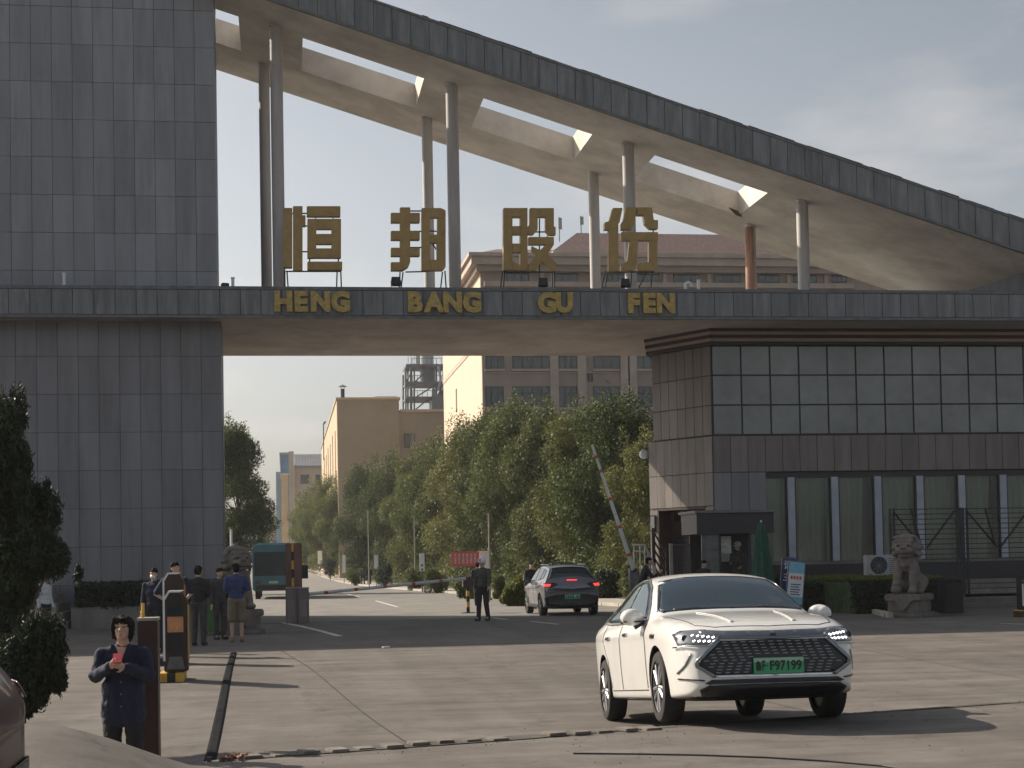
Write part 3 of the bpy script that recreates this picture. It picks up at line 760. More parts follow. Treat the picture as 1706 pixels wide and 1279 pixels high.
# brown entrance front set on the chamfer wall
def onch(s, z, o=0): return (bx+vx*s+vy*o, by+vy*s-vx*o, z)
def chbox(name, s0, s1, o0, o1, z0, z1, mt, parent=gh):
    return W(MB().box(s0, -o1, z0, s1, -o0, z1).build(name, mt, loc=(bx, by, 0), rz=a2), gh)
chbox('door_jamb', .0, wl2/8-.004, -.6, -.003, -.1, 3.355, M['stonewall']); chbox('door_jamb', wl2*7/8+.004, wl2, -.6, -.003, -.1, 3.355, M['stonewall'])
chbox('door_surround', wl2/8+.01, wl2*7/8-.01, -.60, -.55, -.1, 3.35, M['brown']); chbox('door_lining', wl2/8, wl2/8+.05, -.55, .03, -.1, 3.35, M['brown']); chbox('door_lining', wl2/8, wl2*7/8, -.55, .03, 3.28, 3.35, M['brown'])
for i in range(4): chbox('fanlight_pane', .62+i*.44, .62+i*.44+.36, -.55, -.53, 2.90, 3.22, M['glass'])
for i in range(3): chbox('fanlight_bar', .99+i*.44, .99+i*.44+.05, -.53, -.50, 2.88, 3.24, M['white'])
chbox('roller_shutter', .62, 2.3, -.55, -.53, .9, 2.35, M['grille'])
for i in range(9): chbox('shutter_slat', .62, 2.3, -.529, -.51, .95+i*.155, 1.05+i*.155, M['porch'])
# front wall right of the corner, down to the window bays
sp2 = MB().box(.01, -.035, .01, .59, 0, 4.5).mesh('stone_panel', M['panel_low'])
for i in range(3): W(inst('stone_panel', sp2, (CX-.03+i*.6, CY-.10, -.05)), gh)
W(MB().box(CX, CY+.9, -.2, RX, CY+1.0, 4.46).build('inner_wall', M['curtain']), gh)
W(MB().box(CX+1.6, CY+.02, -.2, RX, CY+.9, 1.45).build('sill_wall', M['stonewall']), gh)
W(MB().box(CX+1.6, CY-.02, 4.28, RX, CY+.9, 4.459).build('window_head', M['mullion']), gh)
clear = bpy.data.materials.new('clear_pane'); clear.use_nodes = True
n = clear.node_tree; n.nodes.clear(); oo = n.nodes.new('ShaderNodeOutputMaterial'); mx = n.nodes.new('ShaderNodeMixShader')
tr_ = n.nodes.new('ShaderNodeBsdfTransparent'); gl = n.nodes.new('ShaderNodeBsdfGlossy'); fr = n.nodes.new('ShaderNodeFresnel')
tr_.inputs[0].default_value = (.84, .88, .87, 1); gl.inputs['Roughness'].default_value = .05; fr.inputs[0].default_value = 1.6
n.links.new(fr.outputs[0], mx.inputs[0]); n.links.new(tr_.outputs[0], mx.inputs[1]); n.links.new(gl.outputs[0], mx.inputs[2]); n.links.new(mx.outputs[0], oo.inputs[0])
def curtain_mesh(w_, h_, gather=(0, 0)):
    nx = max(8, int(w_/.035)); vs = []; fs = []
    for k in range(9):
        z = h_*k/8
        for i in range(nx+1):
            u = i/nx; x = u*w_
            if gather[1]: x = x*(1-gather[1]*(1-k/8))
            vs.append((x, .045*math.sin(i*1.05+.4*math.sin(k*.9)), z))
    for k in range(8): fs += [(k*(nx+1)+i, k*(nx+1)+i+1, (k+1)*(nx+1)+i+1, (k+1)*(nx+1)+i) for i in range(nx)]
    me = bpy.data.meshes.new('curtain'); me.from_pydata(vs, [], fs); me.materials.append(M['curtain']); me.polygons.foreach_set('use_smooth', [True]*len(fs)); return me
cu_a = curtain_mesh(1.22, 2.8); cu_b = curtain_mesh(.95, 2.8, (0, .15)); cu_c = curtain_mesh(.5, 2.8)
px_ = [15.55, 16.85, 18.38, 19.9, 21.4, 22.9, 24.4, 25.9, 27.4]
for i, (a, b) in enumerate(zip(px_, px_[1:])):
    W(inst('curtain', (cu_a, cu_a, cu_b, cu_a, cu_a, cu_b, cu_a, cu_a)[i], (a+.2, CY+.35, 1.46)), gh)
    W(MB().box(a+.12, CY+.06, 1.45, b-.12, CY+.075, 4.28).build('window_pane', clear), gh)
    W(MB().box(b-.12, CY-.03, 1.45, b+.12, CY+.7, 4.28).build('pier', M['pier']), gh)
    W(MB().box(b-.17, CY+.0, 1.45, b-.122, CY+.1, 4.28).build('window_frame', M['mullion']), gh)
    W(MB().box(a+.122, CY+.0, 1.45, a+.17, CY+.1, 4.28).build('window_frame', M['mullion']), gh)
W(MB().box(25, CY-.001, 5.72, 25.01, CY, 5.73).build('seam', M['mullion']), gh)

# plaque, globe lamp
p = onch(.17, 2.85, .06); t = MB().box(-.13, -.02, -.3, .13, .02, .3).build('wall_plaque', M['darkmetal'], loc=p, rz=a2, bevel=.01)
tag(t, 'small dark plaque fixed to the sunlit left wall of the gatehouse', 'plaque')
inst('plaque_face', MB().box(-.09, -.026, -.24, .09, -.021, .24).mesh('plaque_face', M['steel']), (0, 0, 0), t)
p = atY(1073, 757, 53.3); t = thing('globe_lamp', (p.x, 53.3, p.z), 'white globe lamp on a bracket at the left corner of the gatehouse', 'wall lamp')
blob([('s', (0, 0, 0), (.17, .17, .17))], 'globe', M['white'], .02, 1, t); MB().tube((.1, 0, .05), (.45, 0, .1), .03).tube((0, 0, .15), (0, 0, .2), .07).build('bracket', M['steel'], t)

# entrance kiosk in front of the gatehouse
k0 = thing('entrance_kiosk', (13.4, 47, 0), 'flat roofed dark entrance kiosk with grey side panels in front of the gatehouse', 'kiosk')
W(MB().box(12.2, 45.6, 2.98, 14.75, 47.6, 3.06).build('roof_edge', M['lip']), k0)
W(MB().box(12.27, 45.68, 2.35, 14.68, 47.5, 2.98).build('fascia_board', M['porch']), k0)
W(MB().box(12.45, 45.8, -.1, 12.98, 45.9, 2.35).build('side_panel', M['steel'], bevel=.01), k0)
W(MB().box(13.98, 45.8, -.1, 14.5, 45.9, 2.35).build('side_panel', M['steel'], bevel=.01), k0)
W(MB().box(12.98, 45.78, -.1, 13.04, 45.92, 2.35).build('door_post', M['mullion']), k0)
W(MB().box(13.92, 45.78, -.1, 13.98, 45.92, 2.35).build('door_post', M['mullion']), k0)
W(MB().box(12.5, 47.4, -.1, 14.5, 47.48, 2.35).build('back_wall', M['porch']), k0)
W(MB().box(13.45, 47.36, 1.5, 13.8, 47.39, 2.25).build('back_window', mat('lit_back_window', (.45, .48, .42), .5)), k0)
W(MB().box(12.6, 46.2, -.1, 14.4, 47.39, .32).build('step', M['concrete'], bevel=.02), k0)
W(MB().box(13.06, 46.0, 1.75, 13.42, 46.04, 2.28).build('notice', mat('pale_notice', (.5, .52, .45), .7, .2, 8)), k0)

# left rail and lattice, ramp handrail by the door
p0 = atY(1056, 907, 49.0); t = thing('handrail', (p0.x, 49, 0), 'bright metal handrail bending down beside the raised barrier arm', 'handrail')
def tp(px, py, Y=49.0):
    q = atY(px, py, Y); return (q.x-p0.x, Y-49, q.z)
MB().tube(tp(1054, 908), tp(1074, 908), .035).tube(tp(1074, 908), tp(1090, 944), .035).tube(tp(1090, 944), tp(1096, 975), .035).build('top_rail', M['brightsteel'], t, smooth=True)
MB().tube(tp(1056, 918), tp(1071, 919), .025).tube(tp(1071, 919), tp(1086, 951), .025).build('lower_rail', M['brightsteel'], t, smooth=True)
for a, b in ((1056, 908), (1066, 908), (1074, 909), (1082, 927), (1090, 944)): MB().tube(tp(a, b), (tp(a, b)[0], 0, 0), .02).build('post', M['brightsteel'], t, smooth=True)
t = thing('lattice_fence', (11.8, 49.6, 0), 'brown lattice railing beside the sunlit gatehouse wall', 'lattice railing')
q0, q1 = atY(1088, 880, 49.6), atY(1110, 915, 49.6)
MB().box(q0.x-11.8-.05, -.05, 0, q0.x-11.8+.05, .05, q0.z).build('post', M['brown'], t)
for i in range(7):
    z = q0.z-.1-i*.28
    MB().tube((q0.x-11.8, 0, z), (q1.x-11.8, 0, z-.75), .03, n=6).build('slat', M['brown'], t)
MB().box(q1.x-11.8-.03, -.03, 0, q1.x-11.8+.03, .03, q1.z).build('post', M['brown'], t)
p = atY(1118, 930, 47.5); t = thing('door_gate', (p.x, 47.5, 0), 'dark barred side gate with a pale post left of the kiosk', 'side gate')
MB().box(-.05, -.05, 0, .05, .05, 2.1).build('post', M['concrete'], t)
for i in range(9): MB().tube((.12+i*.09, 0, .1), (.12+i*.09, 0, 2.05), .014, n=6).build('bar', M['darkmetal'], t)
MB().box(.05, -.02, 2.03, .9, .02, 2.08).box(.05, -.02, .1, .9, .02, .15).build('rail', M['steel'], t)

# lawn bed, hedge, kerb, plinth wall and air conditioner
t = thing('hedge', (15.9, 44, 0), 'dark clipped hedge in front of the gatehouse windows', 'hedge')
def leaf_box(x0, y0, x1, y1, z0, z1, n, size, mt, seed=1, name='foliage', parent=None):
    r_ = np.random.default_rng(seed)
    c = r_.uniform((x0, y0, z0), (x1, y1, z1), (n, 3))
    # push to the skin
    ax = r_.integers(0, 3, n)
    c[ax == 0, 2] = z1 + r_.normal(0, .03, (ax == 0).sum()); c[ax == 1, 1] = y0 + r_.normal(0, .04, (ax == 1).sum())
    return leaf_mesh(c, size, mt, r_, name, parent)
def leaf_mesh(c, size, mt, r_, name='crown', parent=None, upb=0.0, aspect=.55):
    n = len(c)
    d = r_.normal(0, 1, (n, 3)); d[:, 2] += upb; d /= np.linalg.norm(d, axis=1)[:, None]
    e = np.cross(d, r_.normal(0, 1, (n, 3))); e /= np.linalg.norm(e, axis=1)[:, None]
    s_ = (size*r_.uniform(.6, 1.3, n))[:, None]
    v = np.stack([c-d*s_*.5, c+e*s_*aspect*.5, c+d*s_*.5, c-e*s_*aspect*.5], 1).reshape(-1, 3)
    me = bpy.data.meshes.new(name); me.vertices.add(4*n); me.vertices.foreach_set('co', v.ravel())
    me.loops.add(4*n); me.loops.foreach_set('vertex_index', np.arange(4*n)); me.polygons.add(n)
    me.polygons.foreach_set('loop_start', np.arange(0, 4*n, 4)); me.polygons.foreach_set('loop_total', np.full(n, 4))
    me.update(); me.validate(); me.materials.append(mt)
    if parent is False: return me
    o = bpy.data.objects.new(name, me); link(o, parent); return o
W(MB().box(13.9, 43.9, -.05, 17.6, 46.9, .75).build('inner_twigs', M['hedge']), t)
W(leaf_box(13.85, 43.85, 17.65, 46.9, 0, .8, 9000, .10, M['leafC'], 3), t)
lw = strip('lawn', lambda y: 15.6, lambda y: 18.4, 41.5, 47.5, .93, M['lawn'], 12)
W(leaf_box(15.6, 41.6, 18.2, 47, .85, .97, 12000, .08, M['leafD'], 4, 'grass_blades'), t); tag(t.children[-1], 'bright green grass on the raised bed', None, None, 'stuff')
W(MB().box(15.55, 41.4, -.1, 18.4, 47.5, .88).build('bed_edge', M['hedge']), t); W(leaf_box(15.5, 41.35, 18.4, 41.6, 0, .86, 9000, .09, M['leafC'], 6), t)
kk = bpy.data.objects.new('bed_kerb', None); link(kk); tag(kk, kind='structure')
kq = [atG(1385, 1008), atG(1484, 1030)]
nk = 9
for i in range(nk):
    a = kq[0].lerp(kq[1], i/nk); b = kq[0].lerp(kq[1], (i+1)/nk); d = b-a
    inst('kerb_stone', MB().box(.01, -.08, 0, d.length-.02, .08, .15).mesh('kerb_stone', M['kerb'], bevel=.015) if i == 0 else kk.children[0].data, a, kk, rz=math.atan2(d.y, d.x))
tag(MB().box(14.9, 48.9, -.1, 27, 49.1, 1.35).build('plinth_wall', M['porch']), 'low dark wall below the curtained windows of the gatehouse', 'low wall')
p = atY(1466, 943, 44.5)
t = thing('air_conditioner', (p.x, 44.5, 1.0), 'grey outdoor air conditioner unit beside the metal gate', 'air conditioner')
MB().box(-.46, -.16, 0, .46, .16, .62).build('casing', mat('aged_white_metal', (.38, .39, .40), .5, .1, 4), t, bevel=.02)
MB().tube((-.1, -.165, .31), (-.1, -.18, .31), .26, n=24).build('fan_grille', M['darkmetal'], t)
for i in range(5):
    o = MB().cbox((0, -.19, .0), (.46, .01, .02), 0).build('fan_blade', M['steel'], t); o.location = (-.1, 0, .31); o.rotation_euler = (0, i*math.pi/5, 0)
for i in range(8): MB().box(.22, -.175, .08+i*.06, .42, -.162, .10+i*.06).build('louvre', M['steel'], t)
W(MB().box(-.5, -.15, -.55, -.42, .15, 0).box(.42, -.15, -.55, .5, .15, 0).build('feet', M['darkmetal'], t, loc=None), bpy.data.objects.new('x', None)) if False else MB().box(-.44, -.15, -1.05, -.38, .15, 0).build('foot', M['darkmetal'], t)
MB().box(.38, -.15, -1.05, .44, .15, 0).build('foot', M['darkmetal'], t)

# sliding truss gate on the right
def truss_gate(px0, px1, Y, label, bars=17):
    a, b = atY(px0, 850, Y), atY(px1, 850, Y); H = 3.0; w_ = b.x-a.x
    t = thing('sliding_gate', (a.x, Y, 0), label, 'metal gate')
    for x in (0, .12, w_-.12, w_): MB().box(x-.03, -.03, .35, x+.03, .03, H).build('upright', M['darkmetal'], t)
    for i in range(bars):
        z = .55+(H-.58)*(i/(bars-1)); MB().box(0, -.02, z-.013, w_, .02, z+.013).build('bar', M['darkmetal'], t)
    for (x0, z0, x1, z1) in ((.1, H-.1, w_*.45, 1.8), (w_*.9, H-.1, w_*.5, 1.8), (w_*.3, H-.05, w_*.42, 1.9)):
        MB().tube((x0, -.05, z0), (x1, -.05, z1), .03, n=6).build('brace', M['darkmetal'], t)
        MB().box(0, -.05, .3, w_, .05, .38).build('bottom_rail', M['steel'], t)
    return t
truss_gate(1482, 1600, 44.6, 'left leaf of the dark barred truss gate behind the stone lion')
truss_gate(1604, 1724, 44.9, 'right leaf of the dark barred truss gate at the right edge of the photo')
# steps behind the truss gate
t = thing('entrance_steps', (21.5, 48, 0), 'grey steps behind the truss gate up to the gatehouse', 'steps')
for i in range(6): W(MB().box(18.6, 46.4+i*.32, -.1+i*.15, 26, 48.6, .05+i*.15).build('step', M['stonewall']), t)

# left steps and planter by the tower
t = thing('side_steps', (-7.6, 46, 0), 'grey steps leading up left beside the tower hedge', 'steps')
for i in range(5): W(MB().box(-8.9+.12*i, 45.2+i*.4, -.1, -6.2-.15*i, 49.0, .26+i*.26-.1).build('step', M['steel'] if False else M['concrete']), t)
t = thing('tower_hedge', (-4, 47, 0), 'low dark hedge in a planter along the foot of the tower', 'hedge')
W(MB().box(-6.1, 46.2, -.1, TXR+.1, 48.7, .55).build('planter_wall', M['stonewall']), t)
W(leaf_box(-6.0, 46.25, TXR+.05, 48.6, .5, 1.2, 14000, .10, M['leafC'], 5), t)
W(MB().box(-6.0, 46.4, .5, TXR+.0, 48.6, 1.1).build('inner_twigs', M['hedge']), t)

# ================================================================== FAR BUILDINGS
YO = 134.0; SC = 19.1
of = thing('office_block', (30, 140, 0), 'large beige stone office block with dull red hipped roof beyond the trees', 'office block')
def ob(px0, py0, px1, py1, y0, y1, name, mt, parent=None, Y=YO, root=None):
    a, b = atY(px0, py1, Y), atY(px1, py0, Y)
    o = MB().box(a.x, Y+y0, a.z, b.x, Y+y1, b.z).build(name, mt); W(o, root or of); return o
XL = atY(805, 700, YO).x; ZT = 27.9
W(MB().box(XL, YO, -1, 62, YO+33, 21.2).build('wall', M['brickoffice']), of)
W(MB().box(XL+.01, YO+.01, 21.2, 62, YO+33, ZT-.3).build('upper_wall', M['brickoffice']), of)
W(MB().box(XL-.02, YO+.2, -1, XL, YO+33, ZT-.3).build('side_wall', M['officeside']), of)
W(MB().box(XL-.08, YO+20, 16.6, XL-.021, YO+20.8, 18.9).build('side_slot', M['glass']), of)
W(MB().box(XL-.08, YO+.2, 20.8, XL-.021, YO+33, 21.3).build('side_cornice', M['officelight']), of)
# lower left wing roof with deep eaves
a = atY(782, 436, YO).x; b = atY(925, 430, YO).x
W(MB().box(a, YO-1.4, 27.3, 64, YO+34, 27.95).build('eaves', M['officelight']), of)
W(MB().box(a+.5, YO-.9, 26.8, 64, YO+33, 27.3).build('eaves_step', M['brickoffice']), of)
W(MB().box(a-.25, YO-1.7, 27.95, 64, YO+34.3, 28.25).build('eaves_top', M['officelight']), of)
# hip roofs
def hip(x0, x1, y0, y1, z0, h, name='roof', inset=None):
    i_ = inset or (y1-y0)/2*.55
    return W(MB().add([(x0,y0,z0),(x1,y0,z0),(x1,y1,z0),(x0,y1,z0),(x0+i_,y0+i_*1.2,z0+h),(x1-i_,y0+i_*1.2,z0+h),(x1-i_,y1-i_*1.2,z0+h),(x0+i_,y1-i_*1.2,z0+h)],
        [(0,3,2,1),(4,5,6,7),(0,1,5,4),(1,2,6,5),(2,3,7,6),(3,0,4,7)]).build(name, M['redtile']), of)
hip(a+.2, b+3, YO-1, YO+20, 28.25, 1.0, inset=2.5)
xr0 = atY(918, 420, YO).x; hip(xr0, 66, YO-.5, YO+30, 28.6, 2.4, inset=2.9)
W(MB().box(xr0, YO-.9, 28.25, 64, YO+30, 28.6).build('upper_eaves', M['officelight']), of)
# windows
wins = [(1122, 1165), (1190, 1233), (1263, 1297), (1322, 1360), (1386, 1410), (844, 881), (924, 962), (1010, 1041), (1058, 1097)]
def office_window(px0, px1, py0, py1, npan=3):
    fr_ = ob(px0, py0, px1, py1, -.05, .05, 'window', M['mullion'])
    a, b = atY(px0, py1, YO), atY(px1, py0, YO); w_ = b.x-a.x; h_ = b.z-a.z
    for i in range(npan):
        for (z0, z1) in ((.08, h_*.62), (h_*.66, h_-.08)):
            pn = MB().box(a.x+.06+i*(w_-.06)/npan, YO-.09, a.z+z0, a.x-.02+(i+1)*(w_-.06)/npan, YO-.052, a.z+z1).build('pane', M['glass']); pn.parent = fr_; pn.matrix_parent_inverse = fr_.matrix_parent_inverse.inverted() @ Matrix.Identity(4) if False else Matrix.Identity(4)
    return fr_
def fix_local(fr_):
    pass
for a, b in wins: office_window(a, b, 443, 471)
cols4 = [(809, 839), (854, 918), (931, 961), (989, 1032), (1059, 1096), (1112, 1150)]
for (y0, y1) in ((583, 615), (644, 679), (708, 740), (773, 805), (506, 540)):
    for a, b in cols4:
        if y0 > 700 and a < 950: continue
        office_window(a, b, y0, y1, 4 if b-a > 50 else 3)
        ob(a-2, y1, b+2, y1+4, -.25, 0, 'window_sill', M['officelight'])
for (y0, y1) in ((620, 640), (684, 703), (748, 768)):
    ob(806, y0, 1200, y0+2.5, -.12, 0, 'string_course', M['officelight'])
for px in (922, 968, 1040, 1052): ob(px, 540, px+6, 930, -.35, 0, 'pilaster', M['officelight'])
for px in (975, 980, 985): ob(px, 622, px+2, 636, -.15, 0, 'vent_slat', M['mullion'])
for px in (1104, 1178, 1248, 1310, 1372, 900, 985): ob(px, 440, px+5, 476, -.3, 0, 'pilaster', M['officelight'])
ob(806, 474, 1420, 478, -.4, 0, 'string_course', M['officelight'])
# antennas on the office
for px, y0, y1, lb in ((932, 362, 392, 'pair of grey antenna panels on the office roof, left one'), (968, 360, 384, 'white antenna panel on a pole at the ridge of the office roof')):
    p = atY(px, y1, YO+6); q = atY(px, y0, YO+6); t = thing('antenna', p, lb, 'antenna')
    MB().tube((0, 0, -.6), (0, 0, q.z-p.z), .05, n=8).build('mast', M['steel'], t); MB().box(-.12, -.2, .5, .22, -.08, q.z-p.z-.1).build('panel_antenna', M['silo'], t)

# tan building
YB = 175.0
tb = thing('tan_block', (12, 200, 0), 'plain tan windowless block with a sunlit left side beyond the trees', 'building')
xa = atY(562, 700, YB).x; xb = atY(665, 700, YB).x; zt = atY(600, 666, YB).z; zt2 = atY(700, 686, YB).z
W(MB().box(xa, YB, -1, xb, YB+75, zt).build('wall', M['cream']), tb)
W(MB().box(xa-.03, YB+.3, -1, xa, YB+75, zt-.01).build('side_wall', M['creamlit']), tb)  # side wall takes a lighter tan in place of sunlight on it
W(MB().box(xa-.15, YB-.15, zt, xb+.15, YB+75.2, zt+.25).build('parapet', M['creamlit']), tb)
W(MB().box(xb, YB+.5, -1, xb+9, YB+40, zt2).build('lower_wing', M['cream']), tb)
W(MB().box(xb+.16, YB+.3, zt2, xb+9, YB+40, zt2+.3).build('wing_parapet', M['officelight']), tb)
q0, q1 = atY(674, 746, YB), atY(692, 722, YB)
fr_ = W(MB().box(q0.x, YB+.42, q0.z, q1.x, YB+.49, q1.z).build('window', M['mullion']), tb)
for i in range(2):
    W(MB().box(q0.x+.06+i*.6, YB+.36, q0.z+.08, q0.x+.56+i*.6, YB+.415, q1.z-.08).build('window_pane', M['glass']), tb)
for k in range(6):
    yk = YB+6+k*10
    W(MB().box(xa-.1, yk, zt-8.5, xa-.031, yk+1.3, zt-3.0+.3*(k % 2)).build('side_window', M['rustcol']), tb)
    W(MB().box(xa-.7, yk+3, zt-10.5+k*.2, xa-.031, yk+4, zt-9.4+k*.2).build('wall_unit', M['officeside']), tb)
p = atY(571, 667, YB+8); q = atY(571, 640, YB+8); t = thing('chimney', (p.x, YB+8, zt+.2), 'thin dark chimney with a conical cap on the tan block', 'chimney')
h = q.z-p.z; MB().tube((0, 0, 0), (0, 0, h), .24).build('stack', M['darkmetal'], t, smooth=True); MB().tube((0, 0, h+.25), (0, 0, h+.5), .55, .05).build('cap', M['steel'], t, smooth=True)
for x in (-.2, .2): MB().tube((x, 0, h), (x, 0, h+.27), .03, n=6).build('cap_strut', M['steel'], t)
t = thing('roof_railing', (atY(625, 660, YB+6).x, YB+6, zt+.2), 'low pale railing on the roof of the tan block', 'railing')
MB().box(0, 0, .75, 2.6, .05, .8).build('top_rail', M['steel'], t); MB().box(0, 0, .38, 2.6, .05, .42).build('middle_rail', M['steel'], t)
for i in range(7): MB().box(i*.43-.025, 0, 0, i*.43+.025, .05, .78).build('post', M['steel'], t)
p = atY(544, 712, YB+35); t = MB().tube((0, 0, 0), (0, 0, 5), .07, n=6).tube((0, 0, 5), (.3, 0, 5.4), .12, n=6).build('roof_mast', M['darkmetal'], loc=(xa-.5, YB+42, zt-4)); tag(t, 'thin mast rising at the left side of the tan block', 'mast')

# process tower behind
YT = 262.0
pt = thing('process_tower', (atY(710, 680, YT).x, YT, 0), 'tall grey steel process tower with platforms and twin silos behind the tan block', 'process tower')
def tw(px, py): q = atY(px, py, YT); return q.x-pt.location.x, q.z
def q3(px, py, y=0): a = tw(px, py); return (a[0], y, a[1])
for px in (676, 684, 690, 727, 739):
    for y in (0, 6): MB().tube(q3(px, 700, y), q3(px, 606 if px > 680 else 618, y), .16, n=6).build('post', M['steel'], pt)
for py in (608, 638, 664):
    MB().box(tw(676, py)[0], -.5, tw(0, py)[1]-.4, tw(742, py)[0], 6.5, tw(0, py)[1]).build('platform', M['steel'], pt)
    for k in range(9):
        x = tw(676+k*8, 0)[0]; MB().tube((x, -.5, tw(0, py)[1]), (x, -.5, tw(0, py)[1]+1.0), .05, n=5).build('rail_post', M['steel'], pt)
    MB().tube((tw(676, 0)[0], -.5, tw(0, py)[1]+1.0), (tw(742, 0)[0], -.5, tw(0, py)[1]+1.0), .05, n=5).build('rail', M['steel'], pt)
for (a, b, c, d) in ((690, 638, 716, 612), (690, 664, 727, 640), (692, 683, 712, 666), (727, 664, 739, 640), (676, 638, 690, 610)):
    MB().tube(q3(a, b), q3(c, d), .12, n=6).build('brace', M['steel'], pt)
x0 = tw(714, 600)[0]; MB().tube((x0, 3, tw(0, 640)[1]), (x0, 3, tw(0, 560)[1]), 1.15, n=24).build('silo', M['silo'], pt, smooth=True)
x0 = tw(700, 600)[0]; MB().tube((x0, 4.5, tw(0, 608)[1]), (x0, 4.5, tw(0, 560)[1]), .5, n=20).build('silo', M['silo'], pt, smooth=True)
x0 = tw(705, 600)[0]; MB().tube((x0+.9, 2, tw(0, 640)[1]), (x0+.9, 2, tw(0, 609)[1]), 1.3, n=24).build('vessel', M['steel'], pt, smooth=True)
for i in range(9):
    a = tw(708+i*3.4, 0)[0]; MB().tube((a, -1+.5*(i % 3), tw(0, 690)[1]), (a+.1, -1+.5*(i % 3), tw(0, 648+3*(i % 4))[1]), .14, n=6).build('pipe', M['steel'], pt)
MB().tube(q3(674, 648, -1), q3(674, 614, -1), .12, n=6).tube(q3(674, 648, -1), q3(684, 648, -1), .12, n=6).build('pipe', M['silo'], pt)
MB().tube(q3(729, 652, -1.2), q3(733, 632, -1.2), .2, n=6).tube(q3(733, 632, -1.2), q3(729, 612, -1.2), .2, n=6).build('pipe', M['silo'], pt)
for i in range(4): MB().tube(q3(680+i*5, 606), q3(680+i*5, 594-2*(i % 2)), .05, n=5).build('lightning_rod', M['steel'], pt)
MB().box(tw(706, 0)[0], -2, tw(0, 686)[1]-2, tw(738, 0)[0], 3, tw(0, 664)[1]).build('machine_house', M['steel'], pt)

# cream hall with sheet roof, blue hall, far end buildings
YC = 300.0
t = thing('cream_hall', (5, 310, 0), 'cream hall with grey corrugated roof left of the tan block', 'building')
a = atY(490, 772, YC); b = atY(560, 772, YC); ridge = atY(500, 755, YC).z
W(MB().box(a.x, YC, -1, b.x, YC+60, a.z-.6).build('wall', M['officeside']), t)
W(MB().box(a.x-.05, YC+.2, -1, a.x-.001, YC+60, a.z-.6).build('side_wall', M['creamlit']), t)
W(MB().add([(a.x, YC-.6, a.z-.5), (b.x, YC-.6, a.z-.5), (b.x, YC+8, ridge+.3), (a.x, YC+8, ridge+.3), (a.x, YC-.6, a.z-.8), (b.x, YC-.6, a.z-.8), (b.x, YC+8, a.z-.8), (a.x, YC+8, a.z-.8)],
    [(0,1,2,3),(4,7,6,5),(0,4,5,1),(1,5,6,2),(2,6,7,3),(3,7,4,0)]).build('roof_base', M['corr']), t)
rm_ = MB()
for i in range(26):
    x = a.x+.1+i*(b.x-a.x-.2)/26
    rm_.add([(x, YC-.65, a.z-.48), (x+.12, YC-.65, a.z-.48), (x+.12, YC+8, ridge+.36), (x, YC+8, ridge+.36)], [(0,1,2,3)])
W(rm_.build('roof_rib', M['steel']), t); t.children[-1]['kind'] = 'stuff'
p = atY(482, 755, YC-.8); MBx = MB().box(p.x-.1, YC-1.2, -1, a.x-.06, YC+.1, p.z+.3); W(MBx.build('corner_pier', M['officeside']), t)
for (c, d) in ((501, 515), (526, 533)):
    q0, q1 = atY(c, 806, YC), atY(d, 791, YC); W(MB().box(q0.x, YC-.06, q0.z, q1.x, YC-.001, q1.z).build('window', M['glass']), t)
t = thing('blue_hall', (-1, 360, 0), 'blue sheet clad hall behind the cream hall at the end of the road', 'building')
a = atY(467, 758, 350); b = atY(486, 758, 350)
W(MB().box(a.x, 350, -1, b.x, 420, a.z).build('wall', M['bluewall']), t); W(MB().box(a.x-.2, 349.6, a.z, b.x, 420, a.z+.5).build('roof_edge', M['corr']), t)
W(MB().box(a.x-1.2, 380, -1, a.x-.01, 420, a.z-2).build('annex_wall', M['silo']), t)
t = thing('end_building', (-3.5, 460, 0), 'low reddish brown building closing the end of the road', 'building')
a, b = atY(430, 880, 450), atY(478, 897, 450)
W(MB().box(a.x, 450, -1, b.x, 460, a.z).build('wall', M['rustred']), t); W(MB().box(a.x-.3, 449.4, a.z, b.x+.3, 460, a.z+.9).build('roof', M['officelight']), t)
W(MB().box(a.x+1, 449.9, 0, b.x-1, 449.99, a.z-3.5).build('door', M['brown']), t)
p = atY(473, 880, 330); t = thing('end_building', (p.x, 330, 0), 'narrow ochre building edge between the blue hall and the road trees', 'building')
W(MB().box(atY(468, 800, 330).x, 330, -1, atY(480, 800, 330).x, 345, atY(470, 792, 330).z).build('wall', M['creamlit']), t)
W(MB().box(atY(467, 800, 330).x, 329.8, atY(470, 792, 330).z, atY(481, 800, 330).x, 345.2, atY(470, 792, 330).z+.4).build('parapet', M['officeside']), t)
# white-ish low wall on the right side of the far road
t = MB().box(5.2, 195, 0, 5.5, 290, 3.6).build('boundary_wall', M['officeside']); tag(t, 'pale boundary wall far down the right side of the road under the trees', 'wall')

